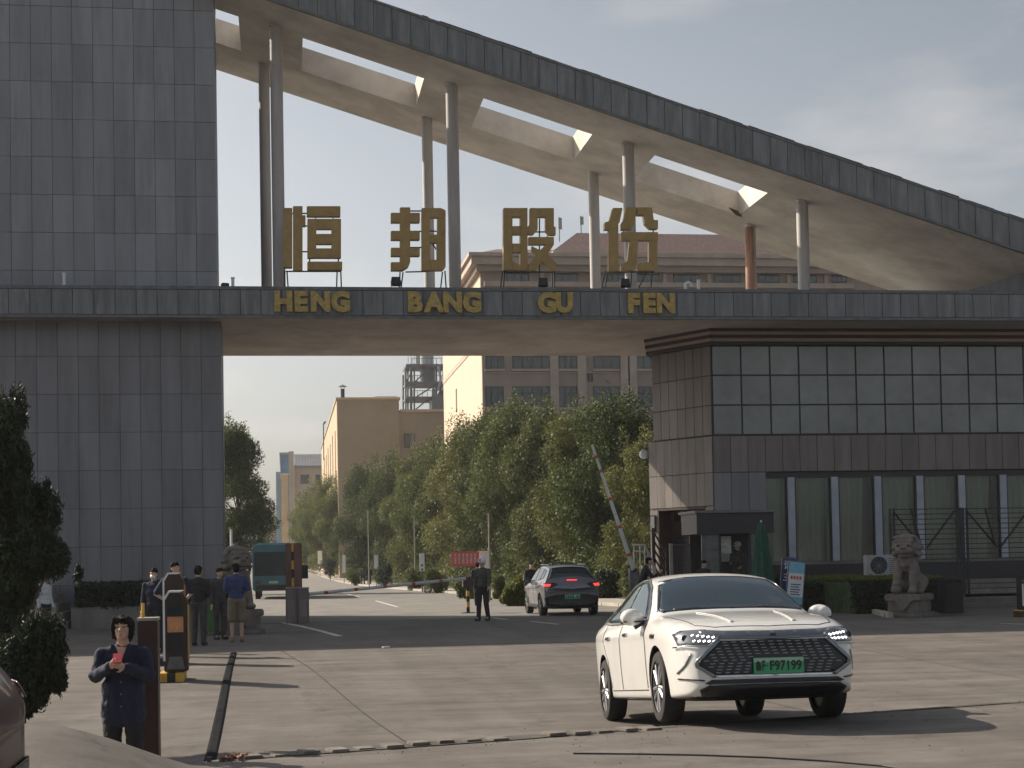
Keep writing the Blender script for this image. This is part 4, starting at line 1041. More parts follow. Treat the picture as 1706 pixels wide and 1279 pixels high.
# ================================================================== TREES
def crown_points(r_, n, clumps, shell=.55):
    k = r_.choice(len(clumps), n, p=np.array([c[3]**2 for c in clumps])/sum(c[3]**2 for c in clumps))
    C = np.array([c[:3] for c in clumps])[k]; Rr = np.array([c[3] for c in clumps])[k]; Zs = np.array([c[4] if len(c) > 4 else 1. for c in clumps])[k]
    d = r_.normal(0, 1, (n, 3)); d /= np.linalg.norm(d, axis=1)[:, None]
    q = (shell+(1-shell)*r_.random(n)**.8)*Rr; q *= r_.choice([1, 1, 1, 1.12, 1.25], n)
    d *= q[:, None]; d[:, 2] *= Zs
    return C+d
def make_crown(seed, H, Rc, z0, nleaf, mt, size, tufts=7):
    """crown between z0 and H, radius Rc; returns mesh + limb list"""
    r_ = np.random.default_rng(seed); cl = []
    nc = 46
    for i in range(nc):
        u = r_.random(); z = z0+(H-z0)*(.08+.80*u)
        prof = math.sin(math.pi*min(1, .18+.72*u))**.7
        a = r_.random()*6.283; q = Rc*prof*math.sqrt(r_.random())*.85
        cl.append((q*math.cos(a), q*math.sin(a), z, Rc*r_.uniform(.22, .42), r_.uniform(.8, 1.3)))
    for i in range(tufts):
        a = r_.random()*6.283; q = Rc*r_.random()*.6
        cl.append((q*math.cos(a), q*math.sin(a), H*r_.uniform(.86, .97), Rc*r_.uniform(.10, .2), r_.uniform(1.8, 3.2)))
    pts = crown_points(r_, nleaf, cl)
    return leaf_mesh(pts, size, mt, r_, 'crown', False), cl
def make_trunk(seed, H, cl, r0_=.13):
    rr = random.Random(seed); mb = MB()
    top = (rr.uniform(-.2, .2), rr.uniform(-.2, .2), H*.8); mid = (rr.uniform(-.1, .1), 0, H*.35)
    mb.tube((0, 0, -.2), mid, r0_, r0_*.75, 10).tube(mid, top, r0_*.75, r0_*.15, 8)
    for c in cl[::3]:
        t = rr.uniform(.1, .8); s = Vector(mid).lerp(Vector(top), t); mb.tube(s, c[:3], r0_*.35*(1-.6*t), .012, 6)
    return mb.mesh('trunk', M['bark'], smooth=True)
protos = []
for sd_, mt in ((11, 'leafA'), (12, 'leafB'), (13, 'leafA'), (14, 'leafB')):
    cm, cl = make_crown(sd_, 8.6, 2.5, .35, 62000, M[mt], .125)
    protos.append((cm, make_trunk(sd_, 8.6, cl)))
LB = ['tallest roadside tree, second from the gatehouse', '']
trees = [(1072, 68, 726, 0), (1018, 72, 664, 1), (962, 80, 688, 2), (905, 90, 680, 0), (852, 96, 676, 1), (812, 104, 690, 2), (770, 112, 705, 0),
         (728, 122, 738, 3), (690, 134, 752, 0), (650, 146, 762, 3), (608, 160, 780, 1), (572, 178, 790, 3), (540, 196, 798, 1), (508, 236, 822, 3),
         (1045, 84, 700, 3), (985, 96, 690, 1), (930, 108, 700, 2), (880, 118, 700, 3), (830, 128, 705, 0), (790, 136, 715, 1)]
tlab = ['leafy tree closest to the gatehouse wall, behind the raised barrier arm', 'tall leafy tree with a spiky top left of the gatehouse', 'leafy tree above the grey car seen from behind', 'leafy tree in front of the office windows, left of the grey car',
        'tall olive green tree in the middle of the row in front of the office', 'olive green tree above the guard in the white helmet', 'olive tree above the red banner', 'dark green tree in front of the lower tan wing', 'olive tree in front of the tan block, right half',
        'dark tree in front of the middle of the tan block', 'roadside tree in front of the tan block, left half', 'dark tree at the left corner of the tan block', 'small dark roadside tree left of the tan block', 'farthest roadside tree, at the left end of the right hand row',
        'tree of the back row beside the gatehouse', 'tree of the back row above the grey car', 'tree of the back row, third from the gatehouse', 'tree of the back row, fourth from the gatehouse', 'tree of the back row, fifth from the gatehouse', 'tree of the back row, farthest from the gatehouse']
for i, ((px, Y, ty, k), lb) in enumerate(zip(trees, tlab)):
    p = atY(px, ty, Y); g = G(p.x, Y)+.12; s = (p.z-g)/8.6
    t = thing('roadside_tree', (p.x, Y, g), lb, 'tree', 'leafy trees along the right side of the inner road', rz=i*1.7)
    w_ = max(.85, min(1.25, s)); t.scale = (w_, w_, s)
    inst('crown', protos[k][0], (0, 0, 0), t); inst('trunk', protos[k][1], (0, 0, 0), t)
cm, cl = make_crown(21, 10.4, 2.4, 1.2, 60000, M['leafB'], .13, tufts=22)
p = atY(402, 716, 102); t = thing('roadside_tree', (p.x-.2, 102, G(-3, 102)), 'lone leafy tree at the left side of the road behind the blue bus', 'tree', rz=1)
inst('crown', cm, (0, 0, 0), t); inst('trunk', make_trunk(21, 10.4, cl, .16), (0, 0, 0), t); t.scale = (1.2, 1.1, (p.z+.3)/10.4)
# undergrowth
r_ = np.random.default_rng(77); n_u = 70000
uy = 58+(r_.random(n_u)**1.4)*200; ux_ = np.array([kerb_x(float(y)) for y in uy])+2.7+r_.random(n_u)*6; uz = r_.random(n_u)**1.3*(1.1+.9*np.sin(uy*.9)*np.sin(ux_*1.3)); uz = np.abs(uz)+np.array([G(float(a), float(b)) for a, b in zip(ux_, uy)])+.15
tag(leaf_mesh(np.stack([ux_, uy, uz], 1), .16, M['leafB'], r_, 'undergrowth'), 'low dark undergrowth beneath the roadside trees', kind='stuff')
# shrubs
def shrub(px, py, rx_px, h_px, Y, mt, lb, seed, n=5000, size=.11):
    p = atY(px, py, Y); s = F_PX/Y*.985; rx = rx_px/s; h = h_px/s; r_ = np.random.default_rng(seed); g = G(p.x, Y)+.1
    cl = [(r_.normal(0, rx*.35), r_.normal(0, rx*.3), h*r_.uniform(.08, .8), min(rx, h*.5)*r_.uniform(.4, .6), 1.0) for _ in range(14)]
    t = thing('shrub', (p.x, Y, g), lb, 'shrub')
    W(leaf_mesh(crown_points(r_, n, cl), size, mt, r_, 'foliage'), bpy.data.objects[t.name]) if False else None
    o = leaf_mesh(crown_points(r_, n, cl), size, mt, r_, 'foliage', t)
    mb = MB()
    for c in cl[::2]: mb.tube((0, 0, -.1), c[:3], .025, .01, 5)
    mb.build('stem', M['bark'], t); t.children[-1]['kind'] = 'stuff'
    return t
for a in ((862, 965, 20, 44, 60, M['leafD'], 'round yellow green shrub just left of the grey car', 31), (848, 985, 14, 26, 60, M['leafD'], 'low spreading shrub at the foot of the round yellow green one', 32),
          (775, 985, 22, 30, 74, M['leafB'], 'low shrub behind the barrier arm support post', 33), (830, 975, 12, 40, 72, M['leafB'], 'dark reddish shrub between guard and round shrub', 34),
          (728, 975, 20, 36, 92, M['leafB'], 'low dark shrub left of the red banner', 35), (690, 970, 16, 40, 104, M['leafB'], 'dark shrub beside the right hand signpost of the far road', 36),
          (640, 962, 18, 40, 122, M['leafC'], 'dark shrub behind the walking couple', 37), (592, 955, 14, 28, 140, M['leafB'], 'small round shrub left of the walking couple', 38),
          (1010, 975, 24, 60, 64, M['leafC'], 'dark tall shrub right of the grey car', 39), (1052, 975, 20, 70, 62, M['leafB'], 'dark shrub beside the handrail', 40),
          (930, 965, 34, 60, 72, M['leafC'], 'dark shrub directly behind the grey car', 41), (550, 945, 14, 40, 170, M['leafC'], 'dark undergrowth under the far end of the trees', 42),
          (1311, 925, 24, 56, 46.6, M['leafC'], 'dark ball shaped bush beside the green umbrella', 43)):
    shrub(*a)
# foreground conifers
def conifer(lb, clumps, Y, seed, n, base_px):
    b_ = atY(base_px[0], base_px[1], Y); r_ = np.random.default_rng(seed); g = G(b_.x, Y)
    t = thing('juniper_tree', (b_.x, Y, g), lb, 'conifer')
    cl = []; s = F_PX/Y*.985
    for (px, py, rx, rz2) in clumps:
        p = atY(px, py, Y); cl.append((p.x-b_.x, r_.normal(0, .12), p.z-g, rx/s, rz2/rx))
        for _ in range(5):
            a_ = r_.normal(0, .55, 3); cl.append((p.x-b_.x+a_[0]*rx/s, a_[1]*rx/s, p.z-g+a_[2]*rz2/s*.8, rx/s*.32, 2.2))
    leaf_mesh(crown_points(r_, n, cl, .3), .075, M['leafC'], r_, 'crown', t, upb=1.2, aspect=.28)
    mb = MB(); mb.tube((0, 0, -.2), (0, 0, .9), .09, .07).tube((0, 0, .9), (cl[0][0], 0, cl[0][2]), .07, .02)
    for c in cl[::6]: mb.tube((0, 0, min(.9, c[2])), c[:3], .03, .01, 5)
    mb.build('trunk', M['bark'], t)
conifer('tall dark juniper at the left edge with upright tufts', [(6, 725, 32, 62), (27, 682, 13, 40), (-4, 800, 48, 80), (45, 848, 30, 48), (78, 858, 20, 42), (60, 915, 34, 40), (92, 930, 22, 34), (12, 930, 55, 70), (22, 985, 34, 48), (0, 1060, 40, 80)], 17.0, 51, 60000, (10, 1180))
conifer('low rounded dark juniper in front of the tall one', [(66, 1085, 32, 58), (38, 1118, 38, 60), (88, 1080, 20, 48), (14, 1150, 34, 50), (52, 1150, 26, 34)], 15.6, 52, 36000, (30, 1200))

# ================================================================== CARS
sg = bpy.data.materials.new('car_window_glass'); sg.use_nodes = True; M['seeglass'] = sg
n = sg.node_tree; n.nodes.clear(); oo = n.nodes.new('ShaderNodeOutputMaterial'); mx = n.nodes.new('ShaderNodeMixShader')
tr_ = n.nodes.new('ShaderNodeBsdfTransparent'); gl = n.nodes.new('ShaderNodeBsdfGlossy'); fr = n.nodes.new('ShaderNodeFresnel')
tr_.inputs[0].default_value = (.50, .58, .58, 1); gl.inputs['Roughness'].default_value = .03; gl.inputs[0].default_value = (.85, .95, 1, 1); fr.inputs[0].default_value = 2.8
n.links.new(fr.outputs[0], mx.inputs[0]); n.links.new(tr_.outputs[0], mx.inputs[1]); n.links.new(gl.outputs[0], mx.inputs[2]); n.links.new(mx.outputs[0], oo.inputs[0])
def lerp_table(tab, y):
    if y <= tab[0][0]: return tab[0][1]
    for (a, va), (b_, vb) in zip(tab, tab[1:]):
        if y <= b_:
            t = (y-a)/(b_-a); return va+(vb-va)*t
    return tab[-1][1]
def make_body(spec, name, paint, parent):
    """closed body shell, front at y=0, rear at y=L, x lateral, z up; rings lofted, subdivided, wheel arches cut out"""
    L_ = spec['L']; rings = []
    for y in spec['ys']:
        w = lerp_table(spec['w'], y); zt = lerp_table(spec['top'], y); zb = lerp_table(spec['belt'], y); wr = lerp_table(spec['wr'], y)
        zr = lerp_table(spec['rail'], y); z0 = lerp_table(spec['bot'], y); tk = spec.get('tuck', .93)
        zs = zb-.10-.02
        zm = z0+(zs-z0)*.45
        rings.append([(0, z0), (w*.80, z0), (w*.955, z0+.045), (w*.985, zm), (w, zs), (w*.972, zb-.01), (min(wr+.02, w*.95), zr-.03), (wr*.93, zr+.004), (wr*.5, zt-.008), (0, zt)])
    bm = bmesh.new(); V = []
    for y, rg_ in zip(spec['ys'], rings):
        row = []
        for s in (1, -1):
            for (x, z) in (rg_ if s == 1 else rg_[-2:0:-1]):
                row.append(bm.verts.new((x*s, y+spec['curve'](x, y, z), z)))
        V.append(row)
    n_ = len(V[0])
    for a, b_ in zip(V, V[1:]):
        for i in range(n_): bm.faces.new((a[i], a[(i+1) % n_], b_[(i+1) % n_], b_[i]))
    for row in (V[0], V[-1]):   # caps as strips across
        h = n_//2
        for i in range(h):
            q = [row[i], row[i+1], row[(n_-1-i) % n_], row[(n_-i) % n_]]
            u = []
            for v in q:
                if v not in u: u.append(v)
            if len(u) > 2: bm.faces.new(u)
    bmesh.ops.recalc_face_normals(bm, faces=bm.faces)
    # crease along the shoulder
    cl = bm.edges.layers.float.new('crease_edge')
    for r_i, (a, b_) in enumerate(zip(V, V[1:])):
        for i in (4, n_-4):
            e = bm.edges.get((a[i], b_[i]))
            if e: e[cl] = .45
        for i in (6, n_-6):
            e = bm.edges.get((a[i], b_[i]))
            if e: e[cl] = .35
        for i in (2, n_-2):
            e = bm.edges.get((a[i], b_[i]))
            if e: e[cl] = .5
    me = bpy.data.meshes.new(name); bm.to_mesh(me); bm.free()
    o = bpy.data.objects.new(name, me)
    ss = o.modifiers.new('s', 'SUBSURF'); ss.levels = 3; ss.render_levels = 3
    me1 = evaluated_mesh(o); o.modifiers.clear(); o.data = me1
    for q in (paint, M['grille']): me1.materials.append(q)
    # BVH before the arches are cut
    bvh = BVHTree.FromPolygons([v.co.copy() for v in me1.vertices], [tuple(p.vertices) for p in me1.polygons])
    cut = MB()
    for yw in spec['axles']:
        for s in (-1, 1):
            cut.tube((s*(spec['track']/2-.16), yw, spec['wr_']), (s*1.2, yw, spec['wr_']), spec['wr_']+.055, n=40)
    co = cut.build('cutter', M['grille']); COL.objects.unlink(co); TMP.collection.objects.link(co)
    bo = o.modifiers.new('b', 'BOOLEAN'); bo.operation = 'DIFFERENCE'; bo.object = co; bo.solver = 'EXACT'
    me2 = evaluated_mesh(o); o.modifiers.clear(); o.data = me2; COL.objects.link(o)
    bpy.data.objects.remove(co)
    me2.materials.clear(); me2.materials.append(paint); me2.materials.append(M['grille'])
    for p in me2.polygons:
        c = p.center; inside = False
        for yw in spec['axles']:
            d = math.hypot(c.y-yw, c.z-spec['wr_'])
            if d < spec['wr_']+.058 and abs(c.x) > spec['track']/2-.18 and (abs(p.normal.x) < .5 or abs(c.x) < spec['track']/2-.1): inside = True
        p.material_index = 1 if inside or c.z < lerp_table(spec['bot'], c.y)+.03 and p.normal.z < -.5 else 0
        p.use_smooth = True
    try: me2.set_sharp_from_angle(angle=R(40))
    except Exception: pass
    me2.name = name; o.parent = parent
    return o, bvh
def patch(bvh, poly, axis, name, mt, parent, off=.006, side=1, cuts=3, thick=0.0, mirror=False):
    """a piece that lies on the body: polygon seen along an axis, dropped on the surface.
    axis 'F': poly (x,z) from the front; 'B' from the rear; 'S': poly (y,z) from the side; 'T': poly (x,y) from above"""
    if mirror:
        a = patch(bvh, poly, axis, name, mt, parent, off, side, cuts)
        if axis == 'S': b_ = patch(bvh, poly, axis, name, mt, parent, off, -side, cuts)
        else: b_ = patch(bvh, [(-p[0], p[1]) for p in poly], axis, name, mt, parent, off, side, cuts)
        return a, b_
    bm = bmesh.new(); vs = [bm.verts.new((p[0], p[1], 0)) for p in poly]; bm.faces.new(vs)
    bmesh.ops.triangulate(bm, faces=bm.faces)
    for _ in range(cuts):
        el = [e for e in bm.edges if e.calc_length() > .045]
        if not el: break
        bmesh.ops.subdivide_edges(bm, edges=el, cuts=1); bmesh.ops.triangulate(bm, faces=bm.faces)
    for v in bm.verts:
        a, b_ = v.co.x, v.co.y
        if axis == 'F': org, d = Vector((a, -3, b_)), Vector((0, 1, 0))
        elif axis == 'B': org, d = Vector((a, 9, b_)), Vector((0, -1, 0))
        elif axis == 'S': org, d = Vector((side*3, a, b_)), Vector((-side, 0, 0))
        else: org, d = Vector((a, b_, 4)), Vector((0, 0, -1))
        h, nn, _, _ = bvh.ray_cast(org, d)
        if h is None:
            h, nn, _, _ = bvh.find_nearest(org+d*(3.4 if axis == 'F' else 3))
        if nn.dot(d) > 0: nn = -nn
        v.co = h+nn*off
    bmesh.ops.recalc_face_normals(bm, faces=bm.faces)
    me = bpy.data.meshes.new(name); bm.to_mesh(me); bm.free(); me.materials.append(mt)
    me.polygons.foreach_set('use_smooth', [True]*len(me.polygons))
    o = bpy.data.objects.new(name, me); link(o, parent)
    so = o.modifiers.new('t', 'SOLIDIFY'); so.thickness = max(.004, off*.8); so.offset = -1
    return o
def seam(bvh, pts, axis, parent, w=.008, side=1, mt=None, name='panel_gap', off=.0025):
    poly = []; n_ = len(pts)
    L1, L2 = [], []
    for i, p in enumerate(pts):
        a = Vector(pts[max(0, i-1)]); b_ = Vector(pts[min(n_-1, i+1)]); d = (b_-a).normalized(); q = Vector((-d.y, d.x))*w/2
        L1.append(tuple(Vector(p)+q)); L2.append(tuple(Vector(p)-q))
    return patch(bvh, L1+L2[::-1], axis, name, mt or M['grille'], parent, off, side, 5)
def in_poly(x, y, P):
    c = False; n = len(P)
    for i in range(n):
        (x0, y0), (x1, y1) = P[i], P[i-1]
        if (y0 > y) != (y1 > y) and x < (x1-x0)*(y-y0)/(y1-y0)+x0: c = not c
    return c
def open_glass(o, tops, sides):
    bm = bmesh.new(); bm.from_mesh(o.data); kill = []
    for f in bm.faces:
        c = f.calc_center_median()
        if c.z < .9: continue
        if f.normal.z > .15 and any(in_poly(c.x, c.y, P) for P in tops): kill.append(f)
        elif abs(c.x) > .5 and abs(f.normal.x) > .5 and any(in_poly(c.y, c.z, P) for P in sides): kill.append(f)
    bmesh.ops.delete(bm, geom=kill, context='FACES'); bm.to_mesh(o.data); bm.free()
    so = o.modifiers.new('t', 'SOLIDIFY'); so.thickness = .03; so.offset = -1; so.material_offset = 1; so.material_offset_rim = 1
def loop_band(bvh, P, axis, parent, w, side=1, mt=None):
    for a, b_ in zip(P, P[1:]+P[:1]):
        d = (Vector(b_)-Vector(a)).normalized()*w*.4
        seam(bvh, [tuple(Vector(a)-d), tuple(Vector(b_)+d)], axis, parent, w, side, mt or M['grille'], 'glass_border', .004)
def wheel(parent, x, y, rad, wid, spokes=10, side=1, dark=False):
    w_ = bpy.data.objects.new('wheel', None); link(w_, parent); w_.location = (x, y, rad)
    mb = MB(); pr = [(rad*.72, -wid/2), (rad*.80, -wid/2-.004), (rad*.95, -wid/2+.006), (rad, -wid/2+.03), (rad, wid/2-.03), (rad*.95, wid/2-.006), (rad*.80, wid/2+.004), (rad*.72, wid/2)]
    n_ = 40; vs = []; fs = []
    for r_, h in pr:
        for i in range(n_):
            t = 2*math.pi*i/n_; vs.append((h, r_*math.cos(t), r_*math.sin(t)))
    for j in range(len(pr)-1):
        for i in range(n_): fs.append((j*n_+i, j*n_+(i+1) % n_, (j+1)*n_+(i+1) % n_, (j+1)*n_+i))
    mb.add(vs, fs); mb.build('tyre', M['tyre'], w_, smooth=True)
    rm2 = MB(); xo = side*wid*.40
    rm2.tube((side*wid*.30, 0, 0), (-side*wid*.4, 0, 0), rad*.70, n=32)
    rm2.build('wheel_disc', M['grille'], w_)
    s2 = MB()
    for i in range(spokes):
        t = 2*math.pi*i/spokes; tw_ = .10 if i % 2 else -.10
        c0 = Vector((xo*1.0, math.cos(t)*rad*.10, math.sin(t)*rad*.10)); c1 = Vector((xo*.95, math.cos(t+tw_)*rad*.68, math.sin(t+tw_)*rad*.68))
        s2.tube(c0, c1, rad*.055, rad*.06, 6)
    # outer ring
    vs = []; fs = []
    for j, (r_, h) in enumerate(((rad*.66, xo*.8), (rad*.68, xo*1.08), (rad*.73, xo*1.1), (rad*.73, xo*.7))):
        for i in range(n_):
            t = 2*math.pi*i/n_; vs.append((h, r_*math.cos(t), r_*math.sin(t)))
    for j in range(3):
        for i in range(n_): fs.append((j*n_+i, j*n_+(i+1) % n_, (j+1)*n_+(i+1) % n_, (j+1)*n_+i))
    s2.add(vs, fs); s2.tube((xo*.7, 0, 0), (xo*1.1, 0, 0), rad*.13, rad*.10, 16)
    s2.build('rim', M['steel'] if dark else M['rim'], w_, smooth=True)
    return w_
def mirror_obj(parent, x, y, z, mt, s=1, sc=1.0):
    m_ = blob([('s', (0, 0, 0), (.125*sc, .075*sc, .085*sc)), ('s', (.03*s, -.03, -.005), (.09*sc, .07*sc, .075*sc))], 'side_mirror', mt, .012, 2, parent); m_.location = (x, y, z)
    MB().cbox((-s*.10, .02, -.06), (.16, .05, .04), 0, s*.5, 'Y').build('mirror_stalk', M['grille'], m_)
    MB().cbox((.01*s, -.105*0+.07*sc, 0), (.19*sc, .008, .12*sc)).build('mirror_glass', M['carglass'], m_)
    MB().cbox((.0, -.045, -.045), (.2*sc, .07, .012)).build('mirror_trim', M['darkmetal'], m_)
    return m_

# ---- white saloon
sedan = dict(L=4.76, axles=(.96, 3.68), track=1.60, wr_=.325,
    ys=[0, .04, .12, .28, .50, .80, 1.10, 1.34, 1.50, 1.80, 2.10, 2.35, 2.70, 3.10, 3.45, 3.75, 4.05, 4.30, 4.52, 4.68, 4.76],
    w=[(0, .66), (.04, .74), (.12, .80), (.28, .86), (.5, .90), (.8, .918), (1.5, .92), (3.4, .92), (3.9, .915), (4.3, .88), (4.6, .80), (4.76, .68)],
    top=[(0, .70), (.04, .76), (.12, .82), (.28, .875), (.5, .92), (.8, .965), (1.1, 1.00), (1.34, 1.035), (1.5, 1.12), (1.8, 1.29), (2.1, 1.42), (2.35, 1.475), (2.7, 1.495), (3.1, 1.475), (3.45, 1.42), (3.75, 1.34), (4.05, 1.23), (4.3, 1.14), (4.52, 1.09), (4.68, 1.05), (4.76, .92)],
    belt=[(0, .64), (.04, .69), (.12, .735), (.28, .79), (.5, .835), (.8, .875), (1.1, .90), (1.34, .915), (2.1, .935), (3.1, .96), (3.75, .99), (4.3, 1.01), (4.6, .99), (4.76, .85)],
    rail=[(0, .68), (.04, .735), (.12, .79), (.28, .845), (.5, .895), (.8, .94), (1.1, .975), (1.34, 1.00), (1.5, 1.09), (1.8, 1.26), (2.1, 1.385), (2.35, 1.435), (2.7, 1.45), (3.1, 1.43), (3.45, 1.375), (3.75, 1.30), (4.05, 1.20), (4.3, 1.12), (4.52, 1.07), (4.68, 1.03), (4.76, .90)],
    wr=[(0, .55), (.12, .68), (.28, .74), (.5, .78), (.8, .80), (1.1, .80), (1.34, .775), (1.5, .745), (1.8, .69), (2.1, .635), (2.35, .605), (2.7, .595), (3.1, .59), (3.45, .59), (3.75, .60), (4.05, .63), (4.3, .66), (4.76, .6)],
    bot=[(0, .30), (.12, .20), (.5, .18), (4.2, .2), (4.6, .26), (4.76, .36)],
    curve=lambda x, y, z: (.11*(abs(x)/.9)**3*(1 if y < .6 else 0)*(1-y/.6) if y < .6 else 0) + (.16*max(0, (z-.55))**1.0*(1-y/.6) if y < .6 and z > .55 else 0) + (-.14*(abs(x)/.9)**2 if y > 4.55 else 0))
def front_details_sedan(t, bvh, plate=True):
    P = lambda poly, ax, nm, mt, off=.006, **k: patch(bvh, poly, ax, nm, mt, t, off, **k)
    # glass
    P([(-.70, 1.40), (0, 1.385), (.70, 1.40), (.735, 1.46), (.57, 2.06), (.30, 2.11), (-.30, 2.11), (-.57, 2.06), (-.735, 1.46)], 'T', 'windscreen', M['seeglass'], .006, cuts=5)
    P([(-.52, 3.42), (.52, 3.42), (.60, 4.12), (-.60, 4.12)], 'T', 'rear_window', M['seeglass'], .006, cuts=5)
    P([(1.60, .985), (2.62, 1.0), (2.60, 1.385), (2.28, 1.37), (2.0, 1.28), (1.72, 1.10)], 'S', 'side_window', M['seeglass'], .006, mirror=True, cuts=5)
    P([(2.68, 1.0), (3.48, 1.03), (3.50, 1.20), (3.42, 1.27), (3.1, 1.36), (2.68, 1.385)], 'S', 'side_window', M['seeglass'], .006, mirror=True, cuts=5)
    P([(3.54, 1.035), (3.86, 1.06), (3.60, 1.21), (3.54, 1.215)], 'S', 'quarter_window', M['seeglass'], .006, mirror=True)
    for s in (1, -1):
        seam(bvh, [(1.50, .965), (2.6, .982), (3.45, 1.01), (3.92, 1.045)], 'S', t, .018, s, M['chrome'], 'window_trim', .008)
        seam(bvh, [(1.52, .97), (1.72, 1.125), (2.02, 1.31), (2.3, 1.395), (2.62, 1.41), (3.12, 1.385), (3.45, 1.30), (3.92, 1.06)], 'S', t, .014, s, M['chrome'], 'window_trim', .008)
        seam(bvh, [(1.47, .93), (1.40, .75), (1.42, .32)], 'S', t, .008, s)
        seam(bvh, [(2.66, .96), (2.66, .32)], 'S', t, .008, s)
        seam(bvh, [(3.55, 1.0), (3.60, .85), (3.36, .62), (3.25, .34)], 'S', t, .008, s)
        seam(bvh, [(1.42, .30), (3.26, .31)], 'S', t, .010, s)
        for y in (2.36, 3.28):
            h = MB().box(-.012, -.10, -.016, .018, .10, .016).build('door_handle', M['chrome'], t, bevel=.008)
            hit = bvh.ray_cast(Vector((s*3, y, .86)), Vector((-s, 0, 0)))[0]; h.location = hit+Vector((s*.012, 0, 0))
        seam(bvh, [(.98, .79), (1.14, .795)], 'S', t, .035, s, M['grille'], 'wing_badge', .006)
    # bonnet gap and ridges
    seam(bvh, [(-.76, 1.24), (-.735, .80), (-.66, .36), (-.50, .24), (0, .185), (.50, .24), (.66, .36), (.735, .80), (.76, 1.24)], 'T', t, .010)
    for s in (1, -1):
        seam(bvh, [(s*.40, 1.25), (s*.34, .8), (s*.30, .35)], 'T', t, .03, 1, M['carwhite'], 'bonnet_ridge', .010)
    seam(bvh, [(-.6, 1.42), (0, 1.385), (.6, 1.42)], 'T', t, .05, 1, M['grille'], 'wiper_cowl', .006)
    # nose
    P([(-.66, .745), (-.50, .715), (0, .705), (.50, .715), (.66, .745), (.66, .80), (.45, .782), (0, .775), (-.45, .782), (-.66, .80)], 'F', 'nose_bar', M['satin'], .012, cuts=5)
    P([(-.50, .70), (.50, .70), (.71, .52), (.70, .49), (.56, .405), (-.56, .405), (-.70, .49), (-.71, .52)], 'F', 'grille', M['grille'], .008, cuts=5)
    for s in (1, -1):   # bright frame of the grille
        seam(bvh, [(s*.51, .705), (s*.725, .52), (s*.715, .485), (s*.57, .392)], 'F', t, .028, 1, M['satin'], 'grille_frame', .014)
    seam(bvh, [(-.57, .392), (.57, .392)], 'F', t, .014, 1, M['chrome'], 'grille_frame', .014)
    gb = MB()
    for k in range(11):
        z = .425+k*.0262; hw = .50+(.70-z)*1.12 if z > .52 else .56+(z-.405)*1.2
        x = -hw+.05+(k % 2)*.043
        while x < hw-.05:
            if not (abs(x-.03) < .25 and .40 < z < .57):
                h = bvh.ray_cast(Vector((x, -3, z)), Vector((0, 1, 0)))[0]
                if h: gb.box(x-.023, h.y-.016, z-.004, x+.023, h.y-.006, z+.004)
            x += .086
    g_ = gb.build('grille_dashes', M['satin'], t); g_['kind'] = 'stuff'
    P([(-.60, .365), (.60, .365), (.66, .335), (.62, .325), (-.62, .325), (-.66, .335)], 'F', 'lower_intake', M['grille'], .010, cuts=5)
    P([(-.70, .285), (-.62, .318), (.62, .318), (.70, .285), (.66, .215), (-.66, .215)], 'F', 'lower_lip', M['grille'], .010, cuts=5)
    for s in (1, -1):
        P([(s*.50, .745), (s*.60, .80), (s*.80, .80), (s*.855, .775), (s*.84, .675), (s*.62, .668), (s*.52, .72)], 'F', 'headlight', M['lamp_lens'], .012, cuts=5)
        hl = t.children[-1]
        seam(bvh, [(s*.50, .735), (s*.60, .655), (s*.86, .660)], 'F', t, .010, 1, M['chrome'], 'headlight_trim', .014)
        for k in range(5):
            for r_ in range(2):
                x = s*(.56+k*.042); z = .735-r_*.036+(.010*k if r_ == 0 else .004*k)*.6
                h = bvh.ray_cast(Vector((x, -3, z)), Vector((0, 1, 0)))[0]
                l_ = MB().cbox((0, 0, 0), (.024, .008, .014), 0, s*.35, 'Y').build('running_lamp', M['drl'], hl); l_.location = (h.x, h.y-.022, h.z)
        h = bvh.ray_cast(Vector((s*.79, -3, .735)), Vector((0, 1, 0)))[0]
        l_ = MB().tube((0, -.02, 0), (0, -.012, 0), .030, n=16).build('projector', M['darkmetal'], hl); l_.location = h
        seam(bvh, [(s*.76, .60), (s*.80, .50), (s*.845, .43)], 'F', t, .012, 1, M['satin'], 'bumper_crease', .004)
        seam(bvh, [(s*.66, .36), (s*.84, .385)], 'F', t, .012, 1, M['grille'], 'bumper_line', .006)
    h = bvh.ray_cast(Vector((0, -3, .745)), Vector((0, 1, 0)))[0]
    em = MB(); em.box(-.028, h.y-.03, .735, .028, h.y-.014, .741).box(-.028, h.y-.03, .752, .028, h.y-.014, .758).box(-.012, h.y-.03, .735, -.006, h.y-.014, .76).box(.006, h.y-.03, .735, .012, h.y-.014, .76)
    em.build('emblem', M['darkmetal'], t)
    # plate
    zc = .475; h = bvh.ray_cast(Vector((.03, -3, zc)), Vector((0, 1, 0)))[0]; yp = h.y-.03
    pl = MB().box(-.24, -.008, -.07, .24, .004, .07).build('number_plate', M['plategreen'], t, bevel=.003); pl.location = (.03, yp, zc)
    MB().box(-.236, -.0095, .030, .236, -.0085, .066).build('plate_pale_band', M['platepale'], pl)
    MB().box(-.24, .004, -.07, .24, .03, .07).build('plate_backing', M['grille'], pl)
